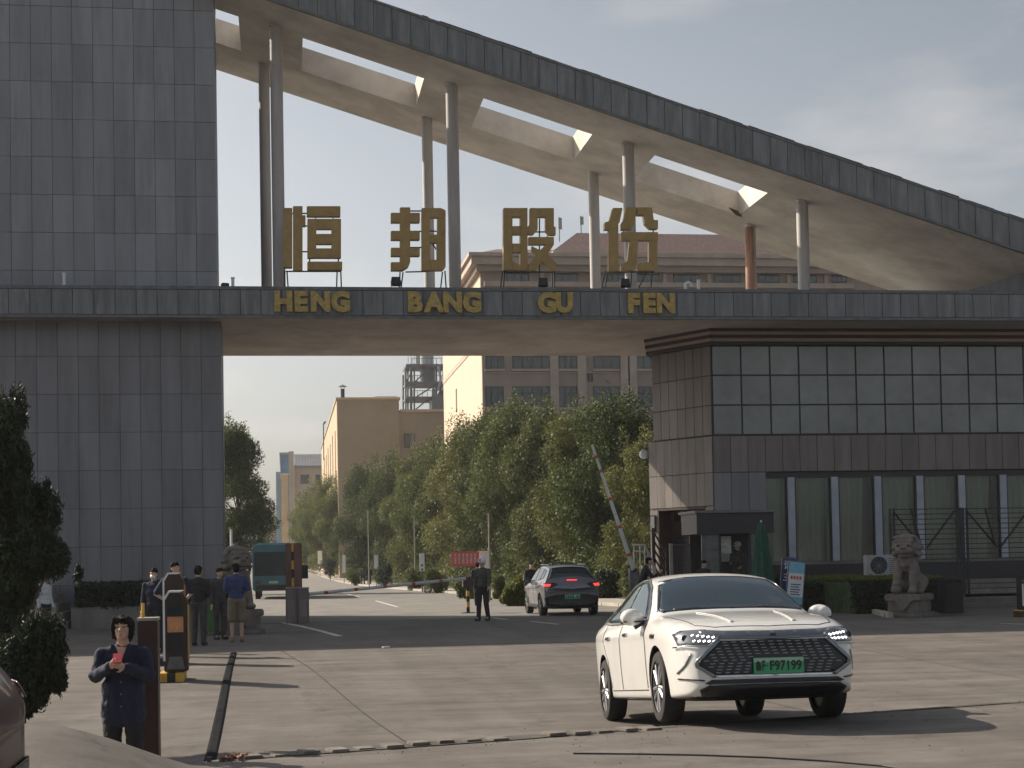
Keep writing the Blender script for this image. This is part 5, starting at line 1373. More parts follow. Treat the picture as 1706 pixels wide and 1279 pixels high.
    for txt, x, sz, xs_ in (('鲁', -.195, .085, .62), ('F', -.145, .115, .62), ('F97199', .055, .115, .80)):
        me = text_mesh(txt, sz, .002, M['black'], 'plate_lettering', bold=.0025, xs=xs_)
        bb = [v.co for v in me.vertices]; cz = (max(v.z for v in bb)+min(v.z for v in bb))/2; cx_ = (max(v.x for v in bb)+min(v.x for v in bb))/2
        hgt = max(v.z for v in bb)-min(v.z for v in bb)
        for v in me.vertices: v.co.z = (v.co.z-cz)*(.088/hgt); v.co.x -= cx_
        if txt == 'F97199':
            wd = max(v.co.x for v in me.vertices)-min(v.co.x for v in me.vertices)
            for v in me.vertices: v.co.x *= .30/wd
        o = bpy.data.objects.new('plate_lettering', me); link(o, pl); o.location = (x if txt != 'F97199' else .065, -.0115, 0)
    MB().tube((-.115, -.012, 0), (-.115, -.009, 0), .007, n=10).build('plate_dot', M['black'], pl)
    o = patch(bvh, [(-.62, 1.98), (-.56, 1.96), (-.53, 1.99), (-.56, 2.03), (-.61, 2.02)][:5], 'T', 'inspection_sticker', M['white'], t, .010)
    mirror_obj(t, .99, 1.62, 1.0, M['carwhite'], 1); mirror_obj(t, -.99, 1.62, 1.0, M['carwhite'], -1)
    # interior shapes seen through the windscreen
    for s in (.38, -.38):
        pass
SC_WS = [(-.70, 1.40), (0, 1.385), (.70, 1.40), (.735, 1.46), (.57, 2.06), (.30, 2.11), (-.30, 2.11), (-.57, 2.06), (-.735, 1.46)]
SC_RW = [(-.52, 3.42), (.52, 3.42), (.60, 4.12), (-.60, 4.12)]
SC_S1 = [(1.60, .985), (2.62, 1.0), (2.60, 1.385), (2.28, 1.37), (2.0, 1.28), (1.72, 1.10)]
SC_S2 = [(2.68, 1.0), (3.48, 1.03), (3.50, 1.20), (3.42, 1.27), (3.1, 1.36), (2.68, 1.385)]
def sedan_cabin(t, o, bvh):
    open_glass(o, [SC_WS, SC_RW], [SC_S1, SC_S2])
    loop_band(bvh, SC_WS, 'T', t, .05); loop_band(bvh, SC_RW, 'T', t, .05)
    for s in (1, -1): loop_band(bvh, SC_S1, 'S', t, .035, s); loop_band(bvh, SC_S2, 'S', t, .035, s)
    seatm = mat('dark_seat_fabric', (.05, .05, .052), .8, .2, 8)
    MB().box(-.80, 1.30, .25, .80, 4.2, .32).build('cabin_floor', seatm, t)
    for x in (-.37, .37):
        blob([('s', (x, 2.55, .52), (.25, .27, .10)), ('c', (x-.10, 2.80, .60), (x-.10, 2.95, 1.02), .13, .10), ('c', (x+.10, 2.80, .60), (x+.10, 2.95, 1.02), .13, .10)], 'front_seat', seatm, .03, 2, t)
        blob([('s', (x, 2.99, 1.20), (.13, .06, .10))], 'head_rest', seatm, .02, 1, t)
    MB().box(-.62, 3.45, .35, .62, 3.65, .98).build('rear_seat', seatm, t, bevel=.05)
    MB().box(-.72, 1.42, .62, .72, 1.80, .93).build('dashboard', seatm, t, bevel=.06)
    w_ = MB(); n_ = 20
    for i in range(n_):
        a, b_ = 2*math.pi*i/n_, 2*math.pi*(i+1)/n_; f = lambda q: (.37+.18*math.cos(q), 1.98+.06*math.sin(q), .93+.17*math.sin(q)); w_.tube(f(a), f(b_), .016, n=6)
    w_.build('steering_wheel', M['black'], t); blob([('s', (0, 1.86, 1.27), (.11, .03, .04))], 'rear_view_mirror', M['black'], .012, 1, t)
    # driver
def place_car(name, label, spec, paint, details, loc, rz, pitch=0, cat='car', spokes=10, dark=False):
    t = thing(name, loc, label, cat); t.rotation_euler = (pitch, 0, rz)
    o, bvh = make_body(spec, 'body', paint, t)
    if paint is M['carwhite']: sedan_cabin(t, o, bvh)
    details(t, bvh)
    for yw in spec['axles']:
        for s in (1, -1): wheel(t, s*(spec['track']/2), yw, spec['wr_'], .215, spokes, s, dark)
    return t
zf, zr_ = G(4.4, 14.62), G(4.5, 17.34)
ptch = math.atan2(zr_-zf, 2.72)
ty = 14.62-.96
place_car('white_saloon_car', 'white saloon car with a wide black grille driving out over the drain', sedan, M['carwhite'], front_details_sedan,
          (4.39, ty, zf-math.tan(ptch)*.96+.005), -R(.8), ptch).scale = (.985, 1, 1.045)

# ---- dark red car at the left edge (only its tail end is in view)
def details_red(t, bvh):
    P = lambda poly, ax, nm, mt, off=.006, **k: patch(bvh, poly, ax, nm, mt, t, off, **k)
    P([(-.56, 3.90), (.56, 3.90), (.70, 4.20), (-.70, 4.20)], 'T', 'rear_window', M['carglass'], .008, cuts=5)
    P([(1.55, 1.09), (3.7, 1.13), (3.6, 1.46), (2.15, 1.49), (1.8, 1.35)], 'S', 'side_window', M['carglass'], .008, mirror=True, cuts=5)
    P([(.50, .95), (.60, 1.035), (.85, 1.03), (.88, .93)], 'B', 'tail_light', M['taildark'], .012, mirror=True)
    P([(-.86, .60), (.86, .60), (.80, .32), (-.80, .32)], 'B', 'lower_bumper', M['grille'], .014, cuts=5)


# ---- grey hatchback SUV seen from behind
suv = dict(L=4.45, axles=(.85, 3.58), track=1.60, wr_=.345,
    ys=[0, .06, .25, .6, 1.0, 1.25, 1.5, 1.85, 2.2, 2.7, 3.2, 3.6, 3.85, 4.05, 4.22, 4.36, 4.42, 4.45],
    w=[(0, .66), (.06, .76), (.25, .86), (.6, .91), (1.2, .925), (3.4, .925), (3.9, .915), (4.2, .89), (4.36, .85), (4.45, .78)],
    top=[(0, .80), (.06, .88), (.25, .98), (.6, 1.05), (1.0, 1.10), (1.25, 1.14), (1.5, 1.27), (1.85, 1.47), (2.2, 1.58), (2.7, 1.62), (3.2, 1.61), (3.6, 1.575), (3.85, 1.535), (4.05, 1.40), (4.22, 1.22), (4.36, 1.06), (4.42, .96), (4.45, .84)],
    belt=[(0, .72), (.25, .86), (.6, .94), (1.25, 1.0), (2.7, 1.03), (3.6, 1.07), (4.05, 1.08), (4.22, 1.06), (4.36, 1.0), (4.45, .8)],
    rail=[(0, .77), (.06, .85), (.25, .95), (.6, 1.02), (1.0, 1.07), (1.25, 1.11), (1.5, 1.24), (1.85, 1.43), (2.2, 1.54), (2.7, 1.575), (3.2, 1.565), (3.6, 1.53), (3.85, 1.49), (4.05, 1.36), (4.22, 1.19), (4.36, 1.04), (4.42, .95), (4.45, .82)],
    wr=[(0, .55), (.25, .70), (.6, .77), (1.25, .78), (1.5, .75), (1.85, .69), (2.2, .64), (2.7, .62), (3.6, .61), (3.85, .60), (4.05, .66), (4.22, .74), (4.36, .78), (4.45, .7)],
    bot=[(0, .32), (.2, .22), (.6, .2), (4.1, .22), (4.3, .28), (4.45, .36)],
    curve=lambda x, y, z: (-.12*(abs(x)/.9)**2*max(0, (y-3.6)/.85) if y > 3.6 else 0))
def details_suv(t, bvh):
    P = lambda poly, ax, nm, mt, off=.006, **k: patch(bvh, poly, ax, nm, mt, t, off, **k)
    P([(-.56, 3.90), (.56, 3.90), (.70, 4.20), (-.70, 4.20)], 'T', 'rear_window', M['carglass'], .008, cuts=5)
    P([(1.55, 1.09), (2.5, 1.10), (2.48, 1.50), (2.15, 1.49), (1.8, 1.35)], 'S', 'side_window', M['carglass'], .008, mirror=True, cuts=5)
    P([(2.56, 1.10), (3.35, 1.12), (3.35, 1.48), (2.56, 1.51)], 'S', 'side_window', M['carglass'], .008, mirror=True, cuts=5)
    P([(3.42, 1.13), (3.82, 1.18), (3.68, 1.42), (3.42, 1.46)], 'S', 'quarter_window', M['carglass'], .008, mirror=True, cuts=5)
    P([(-.64, 1.44), (1.3, 1.44)][:0] or [(-.62, 1.5), (.62, 1.5), (.70, 1.22), (-.70, 1.22)], 'T', 'windscreen', M['carglass'], .002)
    for s in (1, -1):
        P([(s*.46, 1.00), (s*.60, 1.035), (s*.85, 1.03), (s*.88, .93), (s*.66, .89), (s*.5, .95)], 'B', 'tail_light', M['grille'], .012, cuts=5)
        P([(s*.66, .99), (s*.84, 1.0), (s*.86, .93), (s*.70, .92)], 'B', 'tail_lamp', M['taillit'], .02, cuts=4)
        seam(bvh, [(.55, .80), (1.0, .77), (1.28, .5), (1.30, .30)], 'S', t, .10, s, M['grille'], 'sill_cladding', .01)
        seam(bvh, [(1.2, .30), (3.2, .31)], 'S', t, .09, s, M['grille'], 'sill_cladding', .01)
        seam(bvh, [(2.52, 1.05), (2.52, .35)], 'S', t, .010, s); seam(bvh, [(3.35, 1.05), (3.3, .8), (3.12, .5)], 'S', t, .010, s); seam(bvh, [(1.45, 1.0), (1.42, .35)], 'S', t, .010, s)
        for y in (2.3, 3.15):
            h = MB().box(-.01, -.10, -.016, .015, .10, .016).build('door_handle', M['chrome'], t); hit = bvh.ray_cast(Vector((s*3, y, .93)), Vector((-s, 0, 0)))[0]; h.location = hit+Vector((s*.012, 0, 0))
    P([(-.86, .60), (-.5, .68), (.5, .68), (.86, .60), (.80, .32), (-.80, .32)], 'B', 'lower_bumper', M['grille'], .014, cuts=5)
    seam(bvh, [(-.80, .72), (-.5, .76), (.5, .76), (.80, .72)], 'B', t, .012, 1, M['grille'], 'tailgate_gap', .006)
    seam(bvh, [(-.55, 3.86), (.55, 3.86)], 'T', t, .06, 1, M['grille'], 'roof_spoiler', .02)
    h = bvh.ray_cast(Vector((0, 9, 1.12)), Vector((0, -1, 0)))[0]
    MB().box(-.16, -.0, -.015, .16, .03, .015).build('brake_light', M['taillit'], t, loc=(0, h.y, 1.12))
    h = bvh.ray_cast(Vector((0, 9, .58)), Vector((0, -1, 0)))[0]
    pl = MB().box(-.24, 0, -.07, .24, .02, .07).build('number_plate', M['plategreen'], t, loc=(0, h.y+.015, .60))
    MB().box(-.23, .0205, -.02, .23, .022, .06).build('plate_pale_band', M['platepale'], pl)
    for i in range(8):
        if i != 2: MB().box(-.205+i*.053, .0225, -.04, -.175+i*.053, .024, .045).build('plate_mark', M['darkmetal'], pl)
    mirror_obj(t, 1.0, 1.62, 1.10, M['grille'], 1, 1.05); mirror_obj(t, -1.0, 1.62, 1.10, M['grille'], -1, 1.05)
    for s in (1, -1):
        rr_ = MB(); rr_.tube((s*.60, 2.2, 1.60), (s*.585, 3.6, 1.595), .018); rr_.build('roof_rail', M['satin'], t)
place_car('dark_red_car', 'dark red car of which only the tail end shows at the left edge', suv, M['carred'], details_red, (atY(36, 1200, 8.6).x-4.45, 8.6, -.02), R(-90))
rc_ = atY(943, 1026, 48.8)
place_car('grey_hatchback_car', 'grey hatchback with lit tail lights driving in under the gate, seen from behind', suv, M['cargrey'], details_suv,
          (rc_.x, 48.4+3.58, G(rc_.x, 48.6)), R(180), 0, dark=True)

# ================================================================== BUS
yb_ = 84.0; a, b = atY(421, 1000, yb_), atY(490, 905, yb_)
bw = b.x-a.x; bh = b.z-G(0, 84)
t = thing('blue_bus', (a.x, yb_, G(0, 84)), 'teal blue bus with a dark windscreen coming down the inner road', 'bus')
mb = MB(); mb.prism([(0, .45), (bw, .45), (bw, bh-.35), (bw-.12, bh-.08), (.12, bh-.08), (0, bh-.35)], 0, 9, 'Y'); mb.build('body', M['teal'], t, bevel=.06)
MB().prism([(.05, bh-.16), (bw-.05, bh-.16), (bw-.3, bh+.03), (.3, bh+.03)], .3, 8.8, 'Y').build('roof', M['teallight'], t, bevel=.03)
MB().box(.1, -.03, 1.25, bw-.1, 0, bh-.45).build('windscreen', M['carglass'], t, bevel=.01)
MB().box(.15, -.04, .5, bw-.15, 0, .75).build('bumper', M['darkmetal'], t)
for x in (.15, bw-.45): MB().box(x, -.05, .82, x+.3, 0, 1.0).build('headlight', M['lamp_lens'], t)
MB().box(bw/2-.24, -.05, .84, bw/2+.24, -.01, .97).build('number_plate', M['platepale'], t)
for x in (.12, bw-.4):
    for y in (1.6, 6.8): MB().tube((x, y, .45), (x+.28, y, .45), .45, n=24).build('wheel', M['tyre'], t)
for x in (-.2, bw+.05): MB().box(x, -.35, 1.5, x+.15, -.2, 2.0).build('side_mirror', M['black'], t)
for s, x in ((1, -.005), (-1, bw+.001)):
    for i in range(6): MB().box(x, .8+i*1.3, 1.35, x+.004, 1.9+i*1.3, bh-.55).build('side_window', M['carglass'], t)

# ================================================================== PEOPLE
def person(name, label, X, Y, H, face, arms, cl, hair='short', helmet=None, mask=None, legs=None, lean=0.0, head=(0, 0), vox=.013, shorts=False, z=None, longtop=.0, bend=0, sit=False):
    """local space: metres at 1.70 stature, facing -Y; scaled to H"""
    g = G(X, Y) if z is None else z
    t = thing('person', (X, Y, g), label, 'person', rz=face); t.scale = (H/1.7,)*3
    def LN(p):  # lean the upper body forward from the hips
        if not lean: return p
        y, z_ = p[1], p[2]-.92; return (p[0], y*math.cos(lean)-z_*math.sin(lean), .92+z_*math.cos(lean)+y*math.sin(lean))
    hips = [(-.095, 0, .90), (.095, 0, .90)]
    legs = legs or [((-.10, -.01, .49), (-.105, .02, .09)), ((.10, -.01, .49), (.105, .02, .09))]
    ht, hp = head
    hc = LN((0, -.015, 1.585)); hc = Vector(hc)
    Rh = Matrix.Rotation(ht, 3, 'Z') @ Matrix.Rotation(hp, 3, 'X')
    def HD(p): return tuple(hc + Rh @ Vector(p))
    P_ = []
    # torso
    for c, r_ in (((0, 0, .93), (.155, .105, .11)), ((0, 0, 1.06), (.135, .092, .13)), ((0, .005, 1.22), (.155, .105, .14)), ((0, .01, 1.34), (.165, .095, .09))): P_.append(('s', LN(c), r_))
    P_.append(('c', LN((0, .01, 1.40)), HD((0, .02, -.06)), .058, .052))
    # head with face
    P_ += [('s', HD((0, .012, .03)), (.072, .092, .082)), ('s', HD((0, -.012, -.035)), (.060, .070, .070)), ('s', HD((0, -.045, -.082)), (.030, .028, .022)),
           ('c', HD((0, -.080, .012)), HD((0, -.100, -.028)), .009, .015), ('s', HD((.074, .012, -.01)), (.010, .02, .030)), ('s', HD((-.074, .012, -.01)), (.010, .02, .030)),
           ('s', HD((0, -.078, -.060)), (.024, .012, .007)), ('s', HD((0, -.076, -.070)), (.021, .012, .007)), ('c', HD((-.05, -.062, .030)), HD((-.015, -.077, .032)), .010, .009), ('c', HD((.05, -.062, .030)), HD((.015, -.077, .032)), .010, .009),
           ('s', HD((.036, -.058, -.022)), (.020, .020, .018)), ('s', HD((-.036, -.058, -.022)), (.020, .020, .018))]
    # legs and feet
    for h, (k, a_) in zip(hips, legs):
        P_ += [('c', h, k, .082, .056), ('c', k, a_, .055, .036), ('c', a_, (a_[0]+.01*(1 if a_[0] > 0 else -1), a_[1]-.13, a_[2]-.055), .036, .030)]
    sh = [(-.19, .01, 1.37), (.19, .01, 1.37)]
    hands = []
    for s_, (el, wr) in zip(sh, arms):
        s_ = LN(s_)
        P_ += [('c', LN((s_[0]*.5, .01, 1.36)) if not lean else s_, s_, .06, .052), ('c', s_, el, .048, .038), ('c', el, wr, .038, .027)]
        d = (Vector(wr)-Vector(el)).normalized(); sd_ = 1 if s_[0] > 0 else -1
        lat = d.cross(Vector((sd_, 0, 0))); lat = lat.normalized() if lat.length > .2 else Vector((0, 1, 0))
        lat2 = d.cross(lat).normalized()
        pc = Vector(wr)+d*.05
        rot = Matrix((lat, lat2, d)).transposed().to_euler()
        P_.append(('s', tuple(pc), (.040, .017, .050), tuple(rot)))
        for fi, (o_, l_) in enumerate(((-.030, .062), (-.011, .074), (.010, .070), (.029, .055))):
            r0_ = pc+lat*o_+d*.035; m_ = r0_+d*l_*.55+lat2*.006*sd_; e_ = m_+d*l_*.42+lat2*.022*sd_
            P_ += [('c', tuple(r0_), tuple(m_), .0085, .008), ('c', tuple(m_), tuple(e_), .008, .007)]
        th0 = pc+lat*-.03-d*.02; th1 = th0-lat*.028+d*.030; th2 = th1+d*.028-lat*.006
        P_ += [('c', tuple(th0), tuple(th1), .012, .010), ('c', tuple(th1), tuple(th2), .010, .008)]
        hands.append(pc)
    blob(P_, 'body', M['skin'], vox, 2, t)
    # clothing a little larger than the body
    C_ = []
    ex = .022
    for c, r_ in (((0, 0, .98-longtop), (.172, .125, .12)), ((0, 0, 1.08), (.165, .118, .14)), ((0, .005, 1.22), (.182, .125, .14)), ((0, .01, 1.345), (.178, .108, .085))): C_.append(('s', LN(c), r_))
    C_.append(('c', LN((0, .015, 1.38)), LN((0, .015, 1.435)), .082, .066))
    if longtop: C_ += [('c', (-.06, 0, 1.05), (-.07, 0, .84-longtop*.5), .135, .13), ('c', (.06, 0, 1.05), (.07, 0, .84-longtop*.5), .135, .13)]
    for s_, (el, wr) in zip(sh, arms):
        s_ = LN(s_); e_, w_ = Vector(el), Vector(wr)
        C_ += [('c', tuple(Vector(s_)*.5+Vector(LN((0, .01, 1.37)))*.5), tuple(Vector(s_)*.93), .076, .064), ('c', s_, el, .064, .056)]
        if cl.get('long', True): C_.append(('c', el, tuple(e_.lerp(w_, .93)), .058, .046))
        else: C_[-1] = ('c', s_, tuple(Vector(s_).lerp(e_, .85)), .072, .068)
        if cl.get('long', True):   # cloth folds at the elbow
            C_ += [('s', tuple(e_+Vector((0, 0, .012))), (.066, .064, .045))]
    blob(C_, 'jacket' if cl.get('long', True) else 'shirt', M[cl['top']], vox*1.1, 2, t)
    T_ = [('s', (0, 0, .93), (.165, .118, .10))]
    for h, (k, a_) in zip(hips, legs):
        T_ += [('c', h, k, .100, .076)]
        if not shorts: T_ += [('c', k, tuple(Vector(a_)+Vector((0, .0, -.03))), .074, .060)]
        else: T_[-1] = ('c', h, tuple(Vector(h).lerp(Vector(k), .95)), .105, .10)
    blob(T_, 'shorts' if shorts else 'trousers', M[cl['legs']], vox*1.1, 2, t)
    for (k, a_) in legs:
        blob([('c', (a_[0], a_[1]+.03, .045), (a_[0]*1.08, a_[1]-.15, .035), .048, .040), ('c', (a_[0], a_[1]+.02, .05), tuple(Vector(a_)+Vector((0, 0, 0))), .05, .05)] if not a_[2] > .2 else
             [('c', (a_[0], a_[1]+.03, a_[2]-.045), (a_[0]*1.08, a_[1]-.13, a_[2]-.09), .045, .038)], 'shoe', M[cl.get('shoes', 'darkcloth')], vox*1.2, 1, t)
    # hair or helmet
    if helmet:
        P_h = M['white']; mh = blob([('s', HD((0, .012, .065)), (.112, .130, .095)), ('s', HD((0, -.02, .035)), (.104, .140, .018)), ('c', HD((0, -.09, .10)), HD((0, .10, .12)), .022, .022)], 'helmet', M['white'], .010, 1, t)
        MB().box(-.03, -.004, -.02, .03, .004, .02).build('helmet_badge', M['signblue'], mh, loc=HD((0, -.115, .08)), rz=ht)
        P2 = [('s', HD((0, .04, .0)), (.077, .075, .075))]
        blob(P2, 'hair', M['hair'], .010, 1, t)
    else:
        P2 = [('s', HD((0, .018, .068)), (.082, .098, .070)), ('s', HD((0, .050, .01)), (.081, .066, .085))]
        if hair == 'bob':
            P2 += [('c', HD((.080, .0, .06)), HD((.078, .005, -.065)), .028, .022), ('c', HD((-.080, .0, .06)), HD((-.078, .005, -.065)), .028, .022),
                   ('s', HD((0, .06, -.04)), (.090, .060, .07)), ('s', HD((0, .02, .065)), (.093, .103, .070)), ('c', HD((-.065, -.062, .085)), HD((.01, -.078, .078)), .020, .017), ('c', HD((.02, -.076, .085)), HD((.07, -.055, .055)), .018, .018), ('c', HD((-.07, -.05, .06)), HD((-.085, -.02, .0)), .022, .022)]
        blob(P2, 'hair', M['hair'], .008, 1, t)
    if mask:
        blob([('s', HD((0, -.055, -.045)), (.056, .048, .045)), ('s', HD((0, -.085, -.035)), (.022, .024, .03))], 'face_mask', M['white'], .008, 1, t)
    # eyes
    if vox <= .0085:
        for s_ in (1, -1):
            MB().cbox((0, 0, 0), (.024, .006, .008)).build('eye', M['hair'], t, loc=HD((s_*.031, -.078, .008)))
            MB().cbox((0, 0, 0), (.034, .006, .007)).build('eyebrow', M['hair'], t, loc=HD((s_*.032, -.080, .036)))
        MB().cbox((0, 0, 0), (.036, .006, .007)).build('mouth', mat('lips', (.30, .10, .09), .5, .05), t, loc=HD((0, -.089, -.064)))
    return t
down = [((-.23, .03, 1.10), (-.25, -.05, .86)), ((.23, .03, 1.10), (.25, -.05, .86))]
# woman with the phone
wx = atY(205, 1100, 13.4)
wz = 1.65-(1020-948)/ (F_PX/(13.4*.985)) - 1.60
wp = person('person', 'woman in a dark navy jacket looking up with a red phone in both hands', wx.x, 13.4, 1.56, R(-3),
       [((-.235, -.05, 1.17), (-.070, -.27, 1.27)), ((.235, -.05, 1.17), (.055, -.27, 1.26))], dict(top='navy', legs='darkcloth'), hair='bob', head=(R(-4), R(-14)), vox=.0075, z=wz, longtop=.06)
MB().box(-.037, -.005, -.075, .037, .005, .075).build('smartphone', M['phone'], bevel=.004)
ph = bpy.data.objects['smartphone']; ph.location = (wx.x-.01, 13.4-.335, wz+1.235); ph.rotation_euler = (R(-62), 0, R(2)); tag(ph, 'small phone in a red case held by the woman in front', 'phone')
# jacket details of the woman
MB().cbox((0, 0, 0), (.09, .012, .016), 0, .12, 'Y').build('pocket_stripe', M['greycloth'], wp, loc=(.10, -.128, 1.27))
for s in (1, -1):
    MB().cbox((0, 0, 0), (.035, .02, .15), 0, s*.45, 'Y').build('collar', M['navy'], wp, loc=(s*.050, -.095, 1.385), bevel=.006)
MB().add([(-.042, -.100, 1.43), (.042, -.100, 1.43), (0, -.130, 1.29), (-.042, -.07, 1.43), (.042, -.07, 1.43), (0, -.10, 1.29)], [(0,2,1),(3,4,5),(0,3,5,2),(1,2,5,4),(0,1,4,3)]).build('neck_opening', M['skin'], wp)
for k in range(3): MB().tube((0, -.140+.004*k, 1.02-.11*k+.1), (0, -.146+.004*k, 1.02-.11*k+.1), .009, n=10).build('button', M['steel'], wp)

p = atY(257, 1000, 31); person('person', 'person in a white face mask and dark clothes standing behind the gate machines', p.x, 31.0, 1.63, R(-15), down, dict(top='navy', legs='darkcloth'), mask=True)
p = atY(292, 1000, 29.5); person('person', 'tall man in a dark shirt with hands at his hips behind the gate machines', p.x, 29.5, 1.74, R(22), [((-.33, .08, 1.14), (-.19, -.02, 1.02)), ((.33, .08, 1.14), (.19, -.02, 1.02))], dict(top='navy', legs='darkcloth', long=False), head=(R(20), 0))
p = atY(331, 1000, 33.5); person('person', 'man in charcoal clothes standing with his back to us', p.x, 33.5, 1.66, R(165), [((-.22, .0, 1.10), (-.12, -.22, 1.05)), ((.22, .0, 1.10), (.12, -.22, 1.05))], dict(top='darkcloth', legs='greycloth'))
p = atY(394, 1000, 34.5); person('person', 'man in a blue shirt and knee length shorts seen from behind', p.x, 34.5, 1.70, R(190), [((-.25, .03, 1.12), (-.20, -.15, .98)), ((.23, -.03, 1.12), (.10, -.25, 1.15))], dict(top='bluecloth', legs='khaki', long=False, shoes='khaki'), shorts=True, lean=.08)
p = atY(366, 1000, 36.0); person('person', 'person in pale grey clothes half hidden left of the man in the blue shirt', p.x, 36.0, 1.6, R(30), down, dict(top='greycloth', legs='greycloth'))
p = atY(74, 1000, 36.0); person('person', 'person in a white shirt partly hidden behind the dark juniper', p.x, 36.0, 1.6, R(60), down, dict(top='whitecloth', legs='darkcloth'))
p = atY(805, 1030, 43.5); person('person', 'guard in dark uniform and white helmet standing left of the grey car', p.x, 43.5, 1.74, R(-35), [((-.23, .05, 1.12), (-.24, .02, .88)), ((.25, -.06, 1.14), (.30, -.22, .95))], dict(top='camo', legs='darkcloth', shoes='greycloth'), helmet=True,
       legs=[((-.10, -.04, .49), (-.11, -.06, .09)), ((.10, .0, .50), (.105, .10, .10))])
p = atY(796, 1000, 62); person('person', 'person in dark navy walking beyond the guard with the white helmet', p.x, 62, 1.70, R(180), down, dict(top='navy', legs='darkcloth'),
       legs=[((-.10, -.10, .50), (-.10, -.12, .10)), ((.10, .06, .50), (.10, .20, .14))], vox=.014)
for px, lb in ((605, 'left one of the two people walking on the far pavement'), (616, 'right one of the two people walking on the far pavement')):
    p = atY(px, 976, 137); person('person', lb, p.x, 137+(px-605)*.05, 1.7, R(175), down, dict(top='greycloth' if px == 605 else 'darkcloth', legs='darkcloth'), vox=.018,
       legs=[((-.10, -.10, .50), (-.10, -.12, .10)), ((.10, .06, .50), (.10, .20, .14))])
p = atY(1230, 950, 46.7); person('person', 'guard in mottled uniform, white helmet and white mask in the kiosk doorway', p.x, 46.7, 1.76, R(-40), [((-.23, .0, 1.12), (-.12, -.24, 1.08)), ((.23, .0, 1.12), (.2, -.24, 1.0))], dict(top='camo', legs='camo'), helmet=True, mask=True, z=.32, head=(R(-20), R(10)))
p = atY(1155, 950, 46.6); person('person', 'bareheaded person at the shutter left of the kiosk, mostly hidden by the white car', p.x-.05, 45.2, 1.58, R(20), down, dict(top='darkcloth', legs='darkcloth'), head=(R(10), R(15)))
p = atY(1068, 950, 45.5); person('person', 'dark clothed man bending forward beside the raised barrier arm', p.x, 45.5, 1.75, R(80), [((-.20, -.35, 1.05), (-.15, -.50, 1.2)), ((.20, -.35, 1.05), (.15, -.50, 1.2))], dict(top='darkcloth', legs='darkcloth'), lean=.35)
p = atY(885, 960, 56); person('person', 'person in dark clothes standing beyond the left front corner of the grey car', p.x, 56, 1.68, R(10), down, dict(top='navy', legs='darkcloth'), vox=.014)

# ================================================================== BARRIERS AND STREET FURNITURE
def hazard_base(t, w_, d_, h_, n=6, c=(0, 0)):
    for i in range(n):
        MB().box(c[0]-w_/2+i*w_/n, c[1]-d_/2, 0, c[0]-w_/2+(i+1)*w_/n-.002, c[1]+d_/2, h_).build('hazard_block', M['yellow'] if i % 2 == 0 else M['black'], t)
# recognition machine
p = atG(292, 1136); X_, Y_ = p.x, p.y+.15
def machine(X_, Y_, lb, H=1.32, sc=1.0):
    t = thing('gate_machine', (X_, Y_, G(X_, Y_)), lb, 'gate machine')
    w_ = .17
    pr = [(-w_, .14), (w_, .14), (w_, H-.13), (w_-.08, H), (-w_+.08, H), (-w_, H-.13)]
    MB().prism(pr, -.12, .22, 'Y').build('housing', M['darkred'], t, bevel=.012)
    MB().prism([(-w_-.01, .3), (-w_+.02, .3), (-w_+.02, H-.13), (-w_+.09, H-.015), (w_-.09, H-.015), (w_-.06, H+.012), (-w_+.07, H+.012), (-w_-.01, H-.12)], -.135, .21, 'Y').build('edge_trim', M['orange'] if False else M['white'], t)
    MB().box(-.115, -.15, .72, .115, -.121, .95).build('advert_panel', M['orange'], t, bevel=.004)
    for i in range(7): MB().box(-.07+.02*i, -.153, .77+.012*((i*5) % 4), -.06+.02*i, -.1505, .86+.015*((i*3) % 3)).build('advert_mark', M['yellow'], t)
    MB().box(-.115, -.15, .97, .115, -.121, 1.08).build('screen', M['carglass'], t, bevel=.004)
    MB().tube((0, -.17, 1.20), (0, -.121, 1.20), .065, .075, 20).build('camera_lens', M['black'], t, smooth=True)
    MB().prism([(-.11, 1.10), (.11, 1.10), (.07, 1.16), (-.07, 1.16)], -.15, -.121, 'Y').build('lens_shroud', M['darkmetal'], t)
    MB().box(-.115, -.135, .40, .115, -.121, .70).build('speaker_grille', M['grille'], t)
    for i in range(6): MB().box(-.10, -.140, .43+i*.045, .10, -.1355, .445+i*.045).build('speaker_slot', M['darkmetal'], t)
    MB().prism([(-.13, .18), (.13, .18), (.09, .36), (-.09, .36)], -.14, -.121, 'Y').build('lower_plate', M['steel'], t)
    MB().box(w_-.001, -.05, .3, w_+.012, .15, H-.2).build('side_strip', M['yellow'], t)
    return t
t = machine(X_+.01, Y_, 'dark red recognition machine with an orange panel on a yellow and black island')
t = thing('hazard_island', (X_-.17, Y_+.1, G(X_, Y_)), 'low yellow and black striped island under the nearest gate machine', 'kerb island'); hazard_base(t, .60, .7, .13, 5)
p = atG(308, 1090); t = machine(p.x+.02, 27.3, 'second dark red machine standing right behind the nearest one', 1.55)
t = thing('hazard_island', (p.x-.25, 27.2, G(p.x, 27)), 'yellow and black striped island of the second machine, behind the first', 'kerb island'); hazard_base(t, .9, .7, .13, 6)
